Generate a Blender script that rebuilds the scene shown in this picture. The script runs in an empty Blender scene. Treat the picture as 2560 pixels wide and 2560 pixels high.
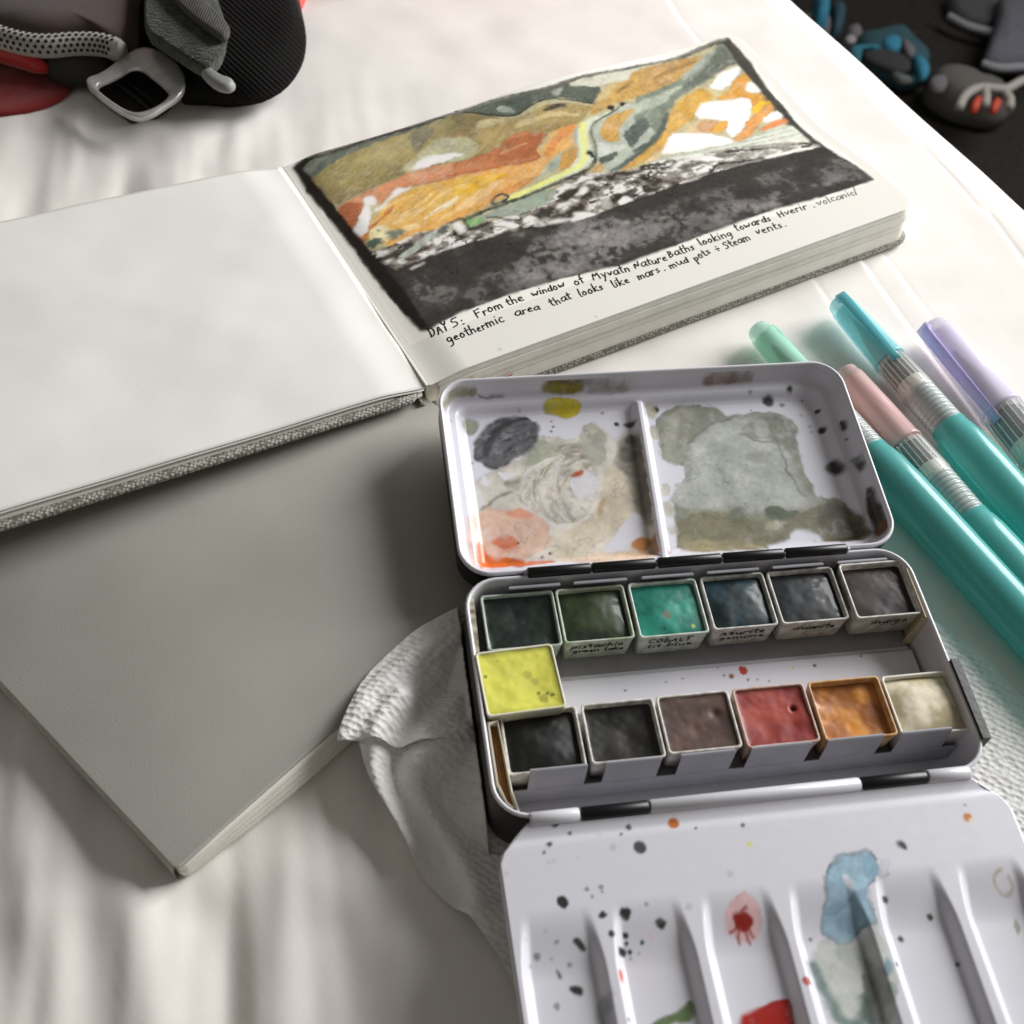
import bpy, math, random
import numpy as np
from mathutils import Vector, Matrix
random.seed(7)
S = 0.001                      # everything below is written in millimetres
D2 = bpy.data
scene = bpy.context.scene
COL = scene.collection

# ------------------------------------------------------------------ camera
CAM = [2952.934222, 0.630115, 0.118775, 279.900657]                    # focal length in px of a 2560 px square, tilt, roll, height (mm)
cam_d = D2.cameras.new('camera'); cam = D2.objects.new('camera', cam_d); COL.objects.link(cam)
cam_d.sensor_fit = 'HORIZONTAL'; cam_d.sensor_width = 36.0
cam_d.lens = 36.0 * CAM[0] / 2560.0
th, ro = CAM[1], CAM[2]
fw = Vector((0, math.sin(th), -math.cos(th))); rt = Vector((1, 0, 0)); up = Vector((0, math.cos(th), math.sin(th)))
rt2 = rt * math.cos(ro) + up * math.sin(ro); up2 = up * math.cos(ro) - rt * math.sin(ro)
m = Matrix((rt2, up2, -fw)).transposed().to_4x4(); m.translation = Vector((0, 0, CAM[3] * S))
cam.matrix_world = m
cam_d.clip_start = 0.01; cam_d.clip_end = 20
cam_d.dof.use_dof = True; cam_d.dof.focus_distance = 0.345; cam_d.dof.aperture_fstop = 21
scene.camera = cam

# ------------------------------------------------------------------ world and window light
w = D2.worlds.new('World'); scene.world = w; w.use_nodes = True
w.node_tree.nodes['Background'].inputs[0].default_value = (1.0, 0.955, 0.88, 1)
w.node_tree.nodes['Background'].inputs[1].default_value = 0.15
def area(name, loc, target, sx, sy, power, col):
    l = D2.lights.new(name, 'AREA'); l.shape = 'RECTANGLE'; l.size = sx; l.size_y = sy; l.energy = power; l.color = col
    o = D2.objects.new(name, l); COL.objects.link(o); o.location = loc
    o.rotation_euler = (Vector(target) - Vector(loc)).to_track_quat('-Z', 'Y').to_euler(); return o
area('window_light', (0.98, 0.98, 0.60), (0.05, 0.22, 0.0), 0.85, 0.80, 35.5, (0.99, 0.99, 1.0))
vs = scene.view_settings
scene.display_settings.display_device = 'sRGB'
vs.view_transform = 'Standard'; vs.look = 'None'; vs.exposure = 0.0; vs.gamma = 1.0; vs.use_curve_mapping = False
scene.render.engine = 'CYCLES'
scene.cycles.caustics_reflective = False; scene.cycles.caustics_refractive = False

# ------------------------------------------------------------------ helpers
def lin(h):
    h = h.lstrip('#'); v = np.array([int(h[i:i + 2], 16) for i in (0, 2, 4)]) / 255.0
    return np.where(v <= 0.04045, v / 12.92, ((v + 0.055) / 1.055) ** 2.4)
def pts(s):  # most of these point strings were traced in image pixels, then unprojected to millimetres
    return np.array([[float(v) for v in a.split(',')] for a in s.split()])
def sm(a, b, x):
    t = np.clip((x - a) / (b - a), 0, 1); return t * t * (3 - 2 * t)
_T = np.random.RandomState(11).rand(256, 256)
def vn(x, y, seed=0):
    x = x + seed * 17.31; y = y + seed * 5.77
    xi = np.floor(x).astype(int); yi = np.floor(y).astype(int); fx = x - xi; fy = y - yi
    fx = fx * fx * (3 - 2 * fx); fy = fy * fy * (3 - 2 * fy)
    a = _T[xi & 255, yi & 255]; b = _T[(xi + 1) & 255, yi & 255]; c = _T[xi & 255, (yi + 1) & 255]; d = _T[(xi + 1) & 255, (yi + 1) & 255]
    return (a * (1 - fx) + b * fx) * (1 - fy) + (c * (1 - fx) + d * fx) * fy
def fbm(x, y, f=1.0, o=4, seed=0):
    r = 0; a = 0.5; t = 0
    for i in range(o):
        r = r + a * vn(x * f, y * f, seed + i); t += a; a *= 0.5; f *= 2.03
    return r / t
def chaikin(p, n=1, closed=True):
    for _ in range(n):
        q = np.roll(p, -1, 0) if closed else p[1:]
        b = p if closed else p[:-1]
        r = np.empty((len(b) * 2, p.shape[1])); r[0::2] = b * .75 + q * .25; r[1::2] = b * .25 + q * .75
        if not closed: r = np.vstack([p[:1], r, p[-1:]])
        p = r
    return p
def segdist(X, Y, p, closed):
    d = np.full(X.shape, 1e9); ins = np.zeros(X.shape, bool); n = len(p)
    for i in range(n if closed else n - 1):
        ax, ay = p[i][:2]; bx, by = p[(i + 1) % n][:2]
        ex, ey = bx - ax, by - ay; L = ex * ex + ey * ey + 1e-12
        t = np.clip(((X - ax) * ex + (Y - ay) * ey) / L, 0, 1)
        d = np.minimum(d, (X - ax - t * ex) ** 2 + (Y - ay - t * ey) ** 2)
        if closed and abs(ey) > 1e-9:
            c = ((ay > Y) != (by > Y)) & (X < ex * (Y - ay) / ey + ax); ins ^= c
    d = np.sqrt(d)
    return np.where(ins, -d, d) if closed else d
class Canvas:
    """paint on the vertices of a surface, in the surface's own millimetres"""
    def __init__(s, X, Y, base):
        s.shape = X.shape; s.X = X.ravel(); s.Y = Y.ravel(); s.c = np.tile(base, (s.X.size, 1)).astype(float); s.mask = None
    def _sel(s, p, pad):
        x0, y0 = p[:, :2].min(0) - pad; x1, y1 = p[:, :2].max(0) + pad
        return np.nonzero((s.X > x0) & (s.X < x1) & (s.Y > y0) & (s.Y < y1))[0]
    def _put(s, i, a, col):
        a = a[:, None]; s.c[i] = s.c[i] * (1 - a) + col * a
    def wash(s, txt, col, op=1.0, soft=0.22, wob=0.7, wf=0.35, edge=0.0, gran=0.12, seed=None, smooth=1, var=0.0, col2=None):
        p = pts(txt)
        if smooth: p = chaikin(p, smooth)
        seed = seed if seed is not None else (abs(int(p[0][0] * 31 + p[0][1] * 17)) % 97)
        i = s._sel(p, wob + soft * 3 + 1)
        if not len(i): return
        x, y = s.X[i], s.Y[i]
        wx = x + wob * 2.6 * (fbm(x, y, wf, 5, seed) - .5); wy = y + wob * 2.6 * (fbm(x, y, wf, 5, seed + 9) - .5)
        d = segdist(wx, wy, p, True)
        sf = soft * (.7 + 2.2 * sm(.45, .7, vn(x * .3, y * .3, seed + 4)))
        a = sm(sf, -sf, d) * op * (1 - .22 * sm(.5, .75, fbm(x, y, .3, 3, seed + 6)) * (op < 1))
        k = np.ones((len(i), 3)) * lin(col)
        if col2 is not None:
            t = sm(.35, .65, fbm(x, y, .12, 4, seed + 3))[:, None]; k = k * (1 - t) + lin(col2) * t
        g = 1 + gran * 2 * (fbm(x, y, 1.1, 4, seed + 5) - .5) + var * 2 * (fbm(x, y, .15, 3, seed + 7) - .5)
        if edge: g = g * (1 - edge * np.exp(-(np.minimum(d, 0) / 0.55) ** 2))
        s._put(i, a, np.clip(k * g[:, None], 0, 1))
    def streak(s, txt, cx, cy, f, cols, op=.8, soft=.3, wob=.6, seed=5, ft=.9):
        p = chaikin(pts(txt)[:, :2], 1); i = s._sel(p, 2); x, y = s.X[i], s.Y[i]
        d = segdist(x + wob * 2 * (fbm(x, y, .5, 3, seed) - .5), y + wob * 2 * (fbm(x, y, .5, 3, seed + 3) - .5), p, True)
        r = np.hypot(x - cx, y - cy) + .8 * (fbm(x, y, .25, 2, seed + 1) - .5); t = np.arctan2(y - cy, x - cx)
        n = sm(.25, .75, fbm(r, t * ft * 4, f, 3, seed + 6)) * (len(cols) - 1); C_ = np.array([lin(c) for c in cols]); k = np.floor(n).astype(int).clip(0, len(cols) - 2); q = (n - k)[:, None]
        s._put(i, sm(soft, -soft, d) * op, C_[k] * (1 - q) + C_[k + 1] * q)
    def line(s, txt, col, w=0.6, op=1.0, soft=0.18, wob=0.35, wf=0.5, taper=False, seed=None, gran=.15, smooth=2):
        p = pts(txt); p = chaikin(p, smooth, False)
        seed = seed if seed is not None else (abs(int(p[0][0] * 13 + p[0][1] * 7)) % 97)
        i = s._sel(p, w + 2)
        if not len(i): return
        x, y = s.X[i], s.Y[i]
        wx = x + wob * 2 * (fbm(x, y, wf, 3, seed) - .5); wy = y + wob * 2 * (fbm(x, y, wf, 3, seed + 9) - .5)
        d = segdist(wx, wy, p, False) - w * .5 * (1 + .5 * (fbm(x, y, .6, 2, seed + 2) - .5))
        g = 1 + gran * 2 * (fbm(x, y, 1.3, 3, seed + 5) - .5)
        s._put(i, sm(soft, -soft, d) * op, np.clip(lin(col) * g[:, None], 0, 1))
    def blur(s, sig, keep=0.0):
        r = int(3 * sig) + 1; kx = np.exp(-.5 * (np.arange(-r, r + 1) / sig) ** 2); kx /= kx.sum(); a = s.c.reshape(*s.shape, 3)
        for ax in (0, 1):
            p = np.pad(a, [(r, r) if q == ax else (0, 0) for q in range(3)], mode='edge'); n = a.shape[ax]
            a = sum(k * np.take(p, np.arange(j, j + n), axis=ax) for j, k in enumerate(kx))
        a = a.reshape(-1, 3); m_ = sm(.42, .58, fbm(s.X, s.Y, .2, 3, 402))[:, None] * (1 - keep); m_ = np.clip(m_ + .25, 0, 1)
        s.c = s.c * (1 - m_) + a * m_
    def dry(s, base, amt=1.0, seed=300):
        # dried-wash look: pooled tone, granulation, pale lifted patches - only where there is paint
        x, y = s.X, s.Y; b = lin(base); dev = np.abs(s.c - b).sum(1); a = sm(.04, .35, dev) * amt
        pool = fbm(x, y, .2, 4, seed) - .5; gr = fbm(x, y, 1.6, 4, seed + 7) - .5; fine = fbm(x, y, .6, 4, seed + 17) - .5
        ring = sm(.022, 0, abs(fbm(x, y, .17, 4, seed + 29) - .5)) * sm(.45, .6, fbm(x, y, .08, 2, seed + 31))
        g = 1 + a * (.6 * pool + .14 * gr + .2 * fine - .26 * ring); k = np.clip(s.c * g[:, None], 0, 1)
        lift = (sm(.60, .78, fbm(x, y, .33, 4, seed + 41)) * a * .18)[:, None]; s.c = k * (1 - lift) + b * lift
    def spot(s, x, y, r, col, op=1.0, ry=None, ang=0.0, soft=0.16, wob=.25):
        ry = ry or r; R = max(r, ry)
        i = np.nonzero((abs(s.X - x) < R + 1) & (abs(s.Y - y) < R + 1))[0]
        if not len(i): return
        dx, dy = s.X[i] - x, s.Y[i] - y; c, n = math.cos(ang), math.sin(ang)
        u, v = c * dx + n * dy, -n * dx + c * dy
        q = np.sqrt((u / r) ** 2 + (v / ry) ** 2) + wob * 2 * (fbm(s.X[i], s.Y[i], 1.2 / max(r, .5), 3, int(abs(x * 7 + y * 3)) % 50) - .5)
        s._put(i, sm(1 + soft / r, 1 - soft / r, q) * op, np.tile(lin(col), (len(i), 1)))

# ---- materials
def nodes(mt): return mt.node_tree.nodes, mt.node_tree.links
def mat(name, col, rough=0.5, metal=0.0, spec=0.5, coat=0.0, trans=0.0, bump=None, var=None, attr=False, alpha=1.0, sss=0.0, ior=1.45, sheen=0.0, vary_rough=None):
    """bump = (scale, strength, kind, distance_mm); var = (second colour, scale, amount)"""
    mt = D2.materials.new(name); mt.use_nodes = True; N, L = nodes(mt); b = N['Principled BSDF']
    c = lin(col) if isinstance(col, str) else col
    b.inputs['Base Color'].default_value = (*c, 1); b.inputs['Roughness'].default_value = rough; b.inputs['Metallic'].default_value = metal
    b.inputs['Specular IOR Level'].default_value = spec; b.inputs['Coat Weight'].default_value = coat; b.inputs['Coat Roughness'].default_value = .08
    b.inputs['Transmission Weight'].default_value = trans; b.inputs['Alpha'].default_value = alpha; b.inputs['IOR'].default_value = ior
    b.inputs['Sheen Weight'].default_value = sheen
    if sss: b.inputs['Subsurface Weight'].default_value = sss; b.inputs['Subsurface Scale'].default_value = .003
    tc = N.new('ShaderNodeTexCoord'); src = None
    if attr:
        a = N.new('ShaderNodeAttribute'); a.attribute_name = 'Col'; src = a.outputs['Color']
    if var:
        n = N.new('ShaderNodeTexNoise'); n.inputs['Scale'].default_value = var[1]; n.inputs['Detail'].default_value = 5
        L.new(tc.outputs['Object'], n.inputs['Vector'])
        r = N.new('ShaderNodeMapRange'); r.inputs[1].default_value = .35; r.inputs[2].default_value = .68; r.inputs[3].default_value = 0; r.inputs[4].default_value = var[2]
        L.new(n.outputs['Fac'], r.inputs[0])
        x = N.new('ShaderNodeMix'); x.data_type = 'RGBA'
        if src: L.new(src, x.inputs[6])
        else: x.inputs[6].default_value = (*c, 1)
        x.inputs[7].default_value = (*lin(var[0]), 1); L.new(r.outputs[0], x.inputs[0]); src = x.outputs[2]
    if src: L.new(src, b.inputs['Base Color'])
    if vary_rough:
        n = N.new('ShaderNodeTexNoise'); n.inputs['Scale'].default_value = vary_rough[0]; L.new(tc.outputs['Object'], n.inputs['Vector'])
        r = N.new('ShaderNodeMapRange'); r.inputs[3].default_value = vary_rough[1]; r.inputs[4].default_value = vary_rough[2]; L.new(n.outputs['Fac'], r.inputs[0]); L.new(r.outputs[0], b.inputs['Roughness'])
    if bump:
        sc, st, kind, dist = bump
        if kind == 'ribs':
            n = N.new('ShaderNodeTexWave'); n.bands_direction = 'DIAGONAL'; n.inputs['Scale'].default_value = sc; n.inputs['Distortion'].default_value = .6; L.new(tc.outputs['Object'], n.inputs['Vector']); h = n.outputs['Fac']
        elif kind == 'noise':
            n = N.new('ShaderNodeTexNoise'); n.inputs['Scale'].default_value = sc; n.inputs['Detail'].default_value = 6; L.new(tc.outputs['Object'], n.inputs['Vector']); h = n.outputs['Fac']
        elif kind == 'voronoi':
            n = N.new('ShaderNodeTexVoronoi'); n.inputs['Scale'].default_value = sc; L.new(tc.outputs['Object'], n.inputs['Vector']); h = n.outputs['Distance']
        elif kind in ('weave', 'diag'):
            ws = []
            for k, d in enumerate(('X', 'Y')):
                n = N.new('ShaderNodeTexWave'); n.bands_direction = d; n.inputs['Scale'].default_value = sc; n.inputs['Distortion'].default_value = 1.2; n.inputs['Detail'].default_value = 2; n.inputs['Detail Scale'].default_value = 2
                if kind == 'diag':
                    mp = N.new('ShaderNodeMapping'); mp.inputs['Rotation'].default_value = (0.7, .5, .7); L.new(tc.outputs['Object'], mp.inputs[0]); L.new(mp.outputs[0], n.inputs['Vector'])
                else: L.new(tc.outputs['Object'], n.inputs['Vector'])
                ws.append(n.outputs['Fac'])
            q = N.new('ShaderNodeMath'); q.operation = 'MULTIPLY'; L.new(ws[0], q.inputs[0]); L.new(ws[1], q.inputs[1]); h = q.outputs[0]
        bp = N.new('ShaderNodeBump'); bp.inputs['Strength'].default_value = st; bp.inputs['Distance'].default_value = dist * S
        L.new(h, bp.inputs['Height']); L.new(bp.outputs[0], b.inputs['Normal'])
    return mt
def dark_weave(name, c1, c2, scale, rot=(0, 0, 0), rough=.85, bump=.6, dist=.3, squash=1.0):
    """woven cloth: short threads side by side, light on top and dark between"""
    mt = D2.materials.new(name); mt.use_nodes = True; N, L = nodes(mt); b = N['Principled BSDF']; b.inputs['Roughness'].default_value = rough
    b.inputs['Specular IOR Level'].default_value = .2
    tc = N.new('ShaderNodeTexCoord'); mp = N.new('ShaderNodeMapping'); mp.inputs['Rotation'].default_value = rot; mp.inputs['Scale'].default_value = (1, squash, 1)
    L.new(tc.outputs['Object'], mp.inputs[0])
    n = N.new('ShaderNodeTexVoronoi'); n.inputs['Scale'].default_value = scale; n.inputs['Randomness'].default_value = .45; L.new(mp.outputs[0], n.inputs['Vector'])
    r = N.new('ShaderNodeValToRGB'); r.color_ramp.elements[0].position = .25; r.color_ramp.elements[0].color = (*lin(c1), 1); r.color_ramp.elements[1].position = .62; r.color_ramp.elements[1].color = (*lin(c2), 1)
    L.new(n.outputs['Distance'], r.inputs[0]); L.new(r.outputs[0], b.inputs['Base Color'])
    q = N.new('ShaderNodeMath'); q.operation = 'SUBTRACT'; q.inputs[0].default_value = 1; L.new(n.outputs['Distance'], q.inputs[1])
    bp = N.new('ShaderNodeBump'); bp.inputs['Strength'].default_value = bump; bp.inputs['Distance'].default_value = dist * S; L.new(q.outputs[0], bp.inputs['Height']); L.new(bp.outputs[0], b.inputs['Normal'])
    return mt

def tinted(mt, col, fac):
    """lets coloured light through: a thin clear plastic"""
    N, L = nodes(mt); t = N.new('ShaderNodeBsdfTransparent'); t.inputs[0].default_value = (*lin(col), 1); x = N.new('ShaderNodeMixShader'); x.inputs[0].default_value = fac
    L.new(N['Principled BSDF'].outputs[0], x.inputs[1]); L.new(t.outputs[0], x.inputs[2]); L.new(x.outputs[0], N['Material Output'].inputs['Surface']); return mt
# ---- meshes
def obj(name, V, F, mt, parent=None, smooth=True, col=None, mats=None, mi=None):
    V = np.asarray(V, float) * S
    me = D2.meshes.new(name)
    if isinstance(F, np.ndarray):
        n, k = F.shape; me.vertices.add(len(V)); me.vertices.foreach_set('co', V.ravel()); me.loops.add(n * k); me.loops.foreach_set('vertex_index', F.ravel().astype(np.int32))
        me.polygons.add(n); me.polygons.foreach_set('loop_start', np.arange(0, n * k, k, dtype=np.int32)); me.polygons.foreach_set('loop_total', np.full(n, k, np.int32)); me.update(calc_edges=True)
    else:
        me.from_pydata([tuple(v) for v in V], [], [tuple(f) for f in F])
    me.validate(); me.polygons.foreach_set('use_smooth', [bool(smooth)] * len(me.polygons))
    for q in (mats or [mt]): me.materials.append(q)
    if mi is not None: me.polygons.foreach_set('material_index', mi)
    if col is not None:
        a = me.color_attributes.new('Col', 'FLOAT_COLOR', 'POINT'); a.data.foreach_set('color', np.hstack([col, np.ones((len(col), 1))]).ravel().astype(np.float32))
    me.update(); o = D2.objects.new(name, me); COL.objects.link(o)
    if parent: o.parent = parent
    return o
def empty(name, loc=(0, 0, 0), M=None, parent=None):
    o = D2.objects.new(name, None); COL.objects.link(o); o.empty_display_size = .01
    mm = (Matrix([list(r) for r in M]).to_4x4() if M is not None else Matrix.Identity(4)); mm.translation = Vector(loc) * S
    if parent: o.parent = parent
    o.matrix_local = mm; return o
def tag(o, label, cat, group=None, kind=None):
    o['label'] = label; o['category'] = cat
    if group: o['group'] = group
    if kind: o['kind'] = kind
    return o
def gridf(nu, nv, mask=None):
    i = np.arange(nu - 1)[:, None] * nv + np.arange(nv - 1)[None, :]; i = i.ravel()
    F = np.stack([i, i + nv, i + nv + 1, i + 1], 1)
    if mask is not None: F = F[mask.ravel()[F].all(1)]
    return F
def bevel(o, w, seg=2, ang=30):
    mod = o.modifiers.new('bevel', 'BEVEL'); mod.width = w * S; mod.segments = seg; mod.limit_method = 'ANGLE'; mod.angle_limit = math.radians(ang); return o
def box(name, a, b, mt, parent=None, bev=0.0, smooth=True):
    x0, y0, z0 = a; x1, y1, z1 = b
    V = [(x0, y0, z0), (x1, y0, z0), (x1, y1, z0), (x0, y1, z0), (x0, y0, z1), (x1, y0, z1), (x1, y1, z1), (x0, y1, z1)]
    F = [(3, 2, 1, 0), (4, 5, 6, 7), (0, 1, 5, 4), (1, 2, 6, 5), (2, 3, 7, 6), (3, 0, 4, 7)]
    o = obj(name, V, F, mt, parent, smooth=bool(bev) and smooth)
    if bev: bevel(o, bev)
    return o
def prism(name, P, z0, z1, mt, parent=None, bev=0.0, smooth=False):
    P = np.asarray(P)[:, :2]; a = 0.5 * np.sum(P[:, 0] * np.roll(P[:, 1], -1) - np.roll(P[:, 0], -1) * P[:, 1])
    if a < 0: P = P[::-1]
    n = len(P); z0 = np.broadcast_to(z0, n); z1 = np.broadcast_to(z1, n)
    V = [(*p, z) for p, z in zip(P, z0)] + [(*p, z) for p, z in zip(P, z1)]
    F = [tuple(range(n - 1, -1, -1)), tuple(range(n, 2 * n))] + [(i, (i + 1) % n, n + (i + 1) % n, n + i) for i in range(n)]
    o = obj(name, V, F, mt, parent, smooth=bool(bev) or smooth)
    if bev: bevel(o, bev)
    return o
def rrect(x0, y0, x1, y1, r, n=8, rs=None):
    out = []
    for k, (cx, cy, a0) in enumerate(((x1, y0, -90), (x1, y1, 0), (x0, y1, 90), (x0, y0, 180))):
        q = rs[k] if rs else r
        sx = -1 if cx == x1 else 1; sy = 1 if cy == y0 else -1
        ox, oy = cx + sx * q, cy + sy * q
        if q <= 0: out.append((cx, cy)); continue
        for i in range(n + 1):
            a = math.radians(a0 + 90 * i / n); out.append((ox + q * math.cos(a), oy + q * math.sin(a)))
    return np.array(out)
def loft(name, loops, mt, parent=None, cap0=False, cap1=False, smooth=True, mats=None, mi=None, closed=True):
    n = len(loops[0]); V = np.vstack(loops); F = []; MI = []
    for k in range(len(loops) - 1):
        for i in range(n if closed else n - 1):
            j = (i + 1) % n; F.append((k * n + i, k * n + j, (k + 1) * n + j, (k + 1) * n + i)); MI.append(mi[k] if mi else 0)
    if cap0: F.append(tuple(range(n - 1, -1, -1))); MI.append(mi[0] if mi else 0)
    if cap1: F.append(tuple((len(loops) - 1) * n + i for i in range(n))); MI.append(mi[-1] if mi else 0)
    return obj(name, V, F, mt, parent, smooth=smooth, mats=mats, mi=MI if mats else None)
def ring3(P, z): return np.column_stack([np.asarray(P)[:, :2], np.broadcast_to(z, len(P))])
def puff(name, txt, z0, thick, mt, parent=None, rings=7, power=2.2, smoothn=2, tilt=None, noise=0.0, sink=0.0):
    """rounded cushion over an outline"""
    P = chaikin(pts(txt)[:, :2] if isinstance(txt, str) else np.asarray(txt)[:, :2], smoothn)
    a = 0.5 * np.sum(P[:, 0] * np.roll(P[:, 1], -1) - np.roll(P[:, 0], -1) * P[:, 1])
    if a < 0: P = P[::-1]
    c = P.mean(0); L = [ring3(P * 1.0, z0)]
    L[0][:, :2] = c + (P - c) * .985
    for k in range(rings + 1):
        t = k / rings; s_ = 1 - t
        h = (1 - (s_ ** power)) ** (1 / power)
        Q = c + (P - c) * (s_ * .999 + .001)
        z = z0 + thick * (.35 + .65 * h) - sink * (1 - s_) ** 2
        zz = np.full(len(Q), z)
        if noise: zz = zz + noise * (fbm(Q[:, 0], Q[:, 1], .12, 3, 5) - .5) * 2 * min(1, t * 3)
        L.append(ring3(Q, zz))
    if tilt is not None:
        for l in L: l[:, 2] += (l[:, 0] - c[0]) * tilt[0] + (l[:, 1] - c[1]) * tilt[1]
    return loft(name, L, mt, parent, cap0=True, cap1=True)
def lathe(name, prof, mt, parent=None, n=32, x0=0.0):
    """profile [(x, r)] about the local X axis"""
    L = [np.array([(x, r * math.cos(2 * math.pi * i / n), r * math.sin(2 * math.pi * i / n)) for i in range(n)]) for x, r in prof]
    return loft(name, L, mt, parent, cap0=prof[0][1] > 0, cap1=prof[-1][1] > 0)
def sweep(path, hw, ht, up=(0, 0, 1)):
    """rectangular strap along a 3D path -> list of loops"""
    path = np.asarray(path, float); T = np.gradient(path, axis=0); T /= np.linalg.norm(T, axis=1)[:, None]; U = np.asarray(up, float)
    L = []
    for p, t in zip(path, T):
        s_ = np.cross(t, U); s_ /= np.linalg.norm(s_) + 1e-9; n = np.cross(s_, t)
        L.append(np.array([p - s_ * hw - n * ht, p + s_ * hw - n * ht, p + s_ * hw + n * ht, p - s_ * hw + n * ht]))
    return L
def tube(name, path, r, mt, parent=None, n=8):
    path = np.asarray(path, float); T = np.gradient(path, axis=0); T /= np.linalg.norm(T, axis=1)[:, None] + 1e-9; L = []
    for p, t in zip(path, T):
        a = np.cross(t, (0, 0, 1)); a = a / (np.linalg.norm(a) + 1e-9) if np.linalg.norm(a) > 1e-3 else np.array((1, 0, 0)); b = np.cross(a, t)
        L.append(np.array([p + r * (math.cos(2 * math.pi * i / n) * a + math.sin(2 * math.pi * i / n) * b) for i in range(n)]))
    return loft(name, L, mt, parent, cap0=True, cap1=True)

# ---- handwriting: a small single-stroke alphabet (x right, y up, x-height 1)
GL = {
 'a': (.8, ["0.7,.9 .35,1 .05,.6 .1,.1 .45,.05 .7,.5 .72,.95 .7,.2 .85,0"]), 'b': (.75, ["0.1,2 .08,.05", ".08,.6 .5,1 .7,.5 .45,.02 .08,.1"]),
 'c': (.65, ["0.6,.85 .3,1 .05,.5 .25,.02 .6,.12"]), 'd': (.8, ["0.65,.8 .3,.95 .05,.45 .3,0 .65,.3 .75,2 .68,0"]),
 'e': (.7, ["0.08,.5 .6,.6 .4,1 .08,.7 .15,.1 .6,.1"]), 'f': (.55, ["0.6,1.9 .3,1.8 .25,0", "0.02,.95 .55,1"]),
 'g': (.8, ["0.65,.85 .3,1 .05,.6 .3,.1 .65,.5 .68,.9 .6,-.6 .2,-.75"]), 'h': (.75, ["0.1,1.9 .08,0", ".08,.55 .4,.95 .6,.7 .62,0"]),
 'i': (.3, ["0.12,.95 .12,0", ".16,1.4 .2,1.45"]), 'k': (.7, ["0.1,1.9 .08,0", ".6,1 .1,.5 .65,0"]), 'l': (.35, ["0.12,1.9 .12,.1 .3,0"]),
 'm': (1.15, ["0.08,.95 .08,0", ".08,.7 .35,1 .5,.6 .5,0", ".5,.65 .8,1 .98,.6 1,0"]), 'n': (.8, ["0.08,.95 .08,0", ".08,.65 .4,1 .62,.7 .64,0"]),
 'o': (.75, ["0.35,1 .05,.6 .15,.08 .5,.05 .65,.55 .4,1 .3,.98"]), 'p': (.75, ["0.1,.95 .05,-.8", ".08,.7 .45,1 .65,.6 .4,.05 .1,.15"]),
 'r': (.6, ["0.1,.95 .08,0", ".1,.6 .3,.95 .55,.85"]), 's': (.6, ["0.52,.9 .2,.95 .15,.65 .48,.4 .4,.05 .05,.08"]),
 't': (.55, ["0.25,1.6 .2,.1 .45,0", "0,1.02 .5,1.06"]), 'u': (.8, ["0.08,.95 .1,.15 .4,.02 .62,.4 .65,.95 .66,.1 .8,0"]),
 'v': (.7, ["0.05,.95 .3,0 .62,1"]), 'w': (1.1, ["0.05,.95 .2,.05 .48,.7 .68,.05 .98,1"]), 'y': (.75, ["0.05,.95 .3,.25", ".65,1 .2,-.75"]),
 'z': (.65, ["0.05,.9 .55,.92 .08,.05 .6,.05"]), '.': (.35, ["0.1,.05 .2,.1"]), ':': (.4, ["0.12,.05 .2,.12", ".15,.85 .22,.9"]), '/': (.5, ["0.05,-.2 .45,1.8"]),
 '&': (.7, ["0.45,1.2 .3,1.25", ".3,.7 .5,.72", ".35,.1 .45,.12", "0.1,.6 .6,.5"]), '1': (.4, ["0.15,1.1 .2,0"]),
 'D': (1.1, ["0.15,1.7 .1,.0", ".0,1.6 .6,1.6 .95,.9 .6,.1 .0,0"]), 'A': (1.0, ["0.05,0 .5,1.7 .85,0", ".2,.6 .75,.65"]), 'Y': (.9, ["0.05,1.7 .4,.9 .8,1.75", ".4,.9 .35,0"]),
 '5': (.85, ["0.75,1.7 .2,1.65 .15,1 .6,.95 .65,.3 .1,.05"]), 'F': (.85, ["0.15,1.7 .1,0", ".1,1.6 .8,1.7", ".12,.9 .6,.95"]), 'M': (1.2, ["0.05,0 .2,1.6 .5,.5 .85,1.65 1,0"]),
 'N': (1.0, ["0.05,0 .1,1.6 .7,.1 .8,1.65"]), 'H': (1.0, ["0.1,1.6 .08,0", ".75,1.65 .72,0", ".05,.85 .8,.9"]), 'B': (.9, ["0.12,1.6 .08,0", ".1,1.55 .6,1.5 .5,.95 .1,.85 .7,.75 .65,.1 .05,0"]),
 'S': (.8, ["0.7,1.5 .25,1.65 .1,1.1 .6,.8 .55,.1 .05,.15"]), 'L': (.8, ["0.12,1.5 .1,0 .7,.05"]), 'O': (.95, ["0.45,1.55 .08,1 .2,.1 .6,.05 .85,.8 .5,1.55"]),
 'C': (.9, ["0.8,1.3 .4,1.55 .05,.8 .3,.05 .8,.2"]), 'T': (.9, ["0.4,1.6 .4,0", "0,1.6 .85,1.65"]), 'W': (1.2, ["0.05,1.6 .3,0 .55,1.1 .8,0 1.1,1.65"]), 'E': (.8, ["0.7,1.55 .1,1.5 .1,0 .7,.05", ".1,.8 .6,.85"]), 'R': (.9, ["0.1,0 .12,1.6 .65,1.4 .6,.9 .12,.8 .75,0"]),
}
def strokes(word, rng):
    x = 0; out = []
    for ch in word:
        if ch == ' ': x += .6; continue
        wd, ss = GL.get(ch) or GL[ch.lower()]
        dy = rng.uniform(-.08, .08); sc = rng.uniform(.88, 1.1)
        for s_ in ss:
            p = pts(s_) * sc + rng.uniform(-.04, .04, (len(s_.split()), 2)); p[:, 0] += x; p[:, 1] += dy; out.append(chaikin(p, 2, False))
        x += wd * sc + .14
    return out, x
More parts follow.
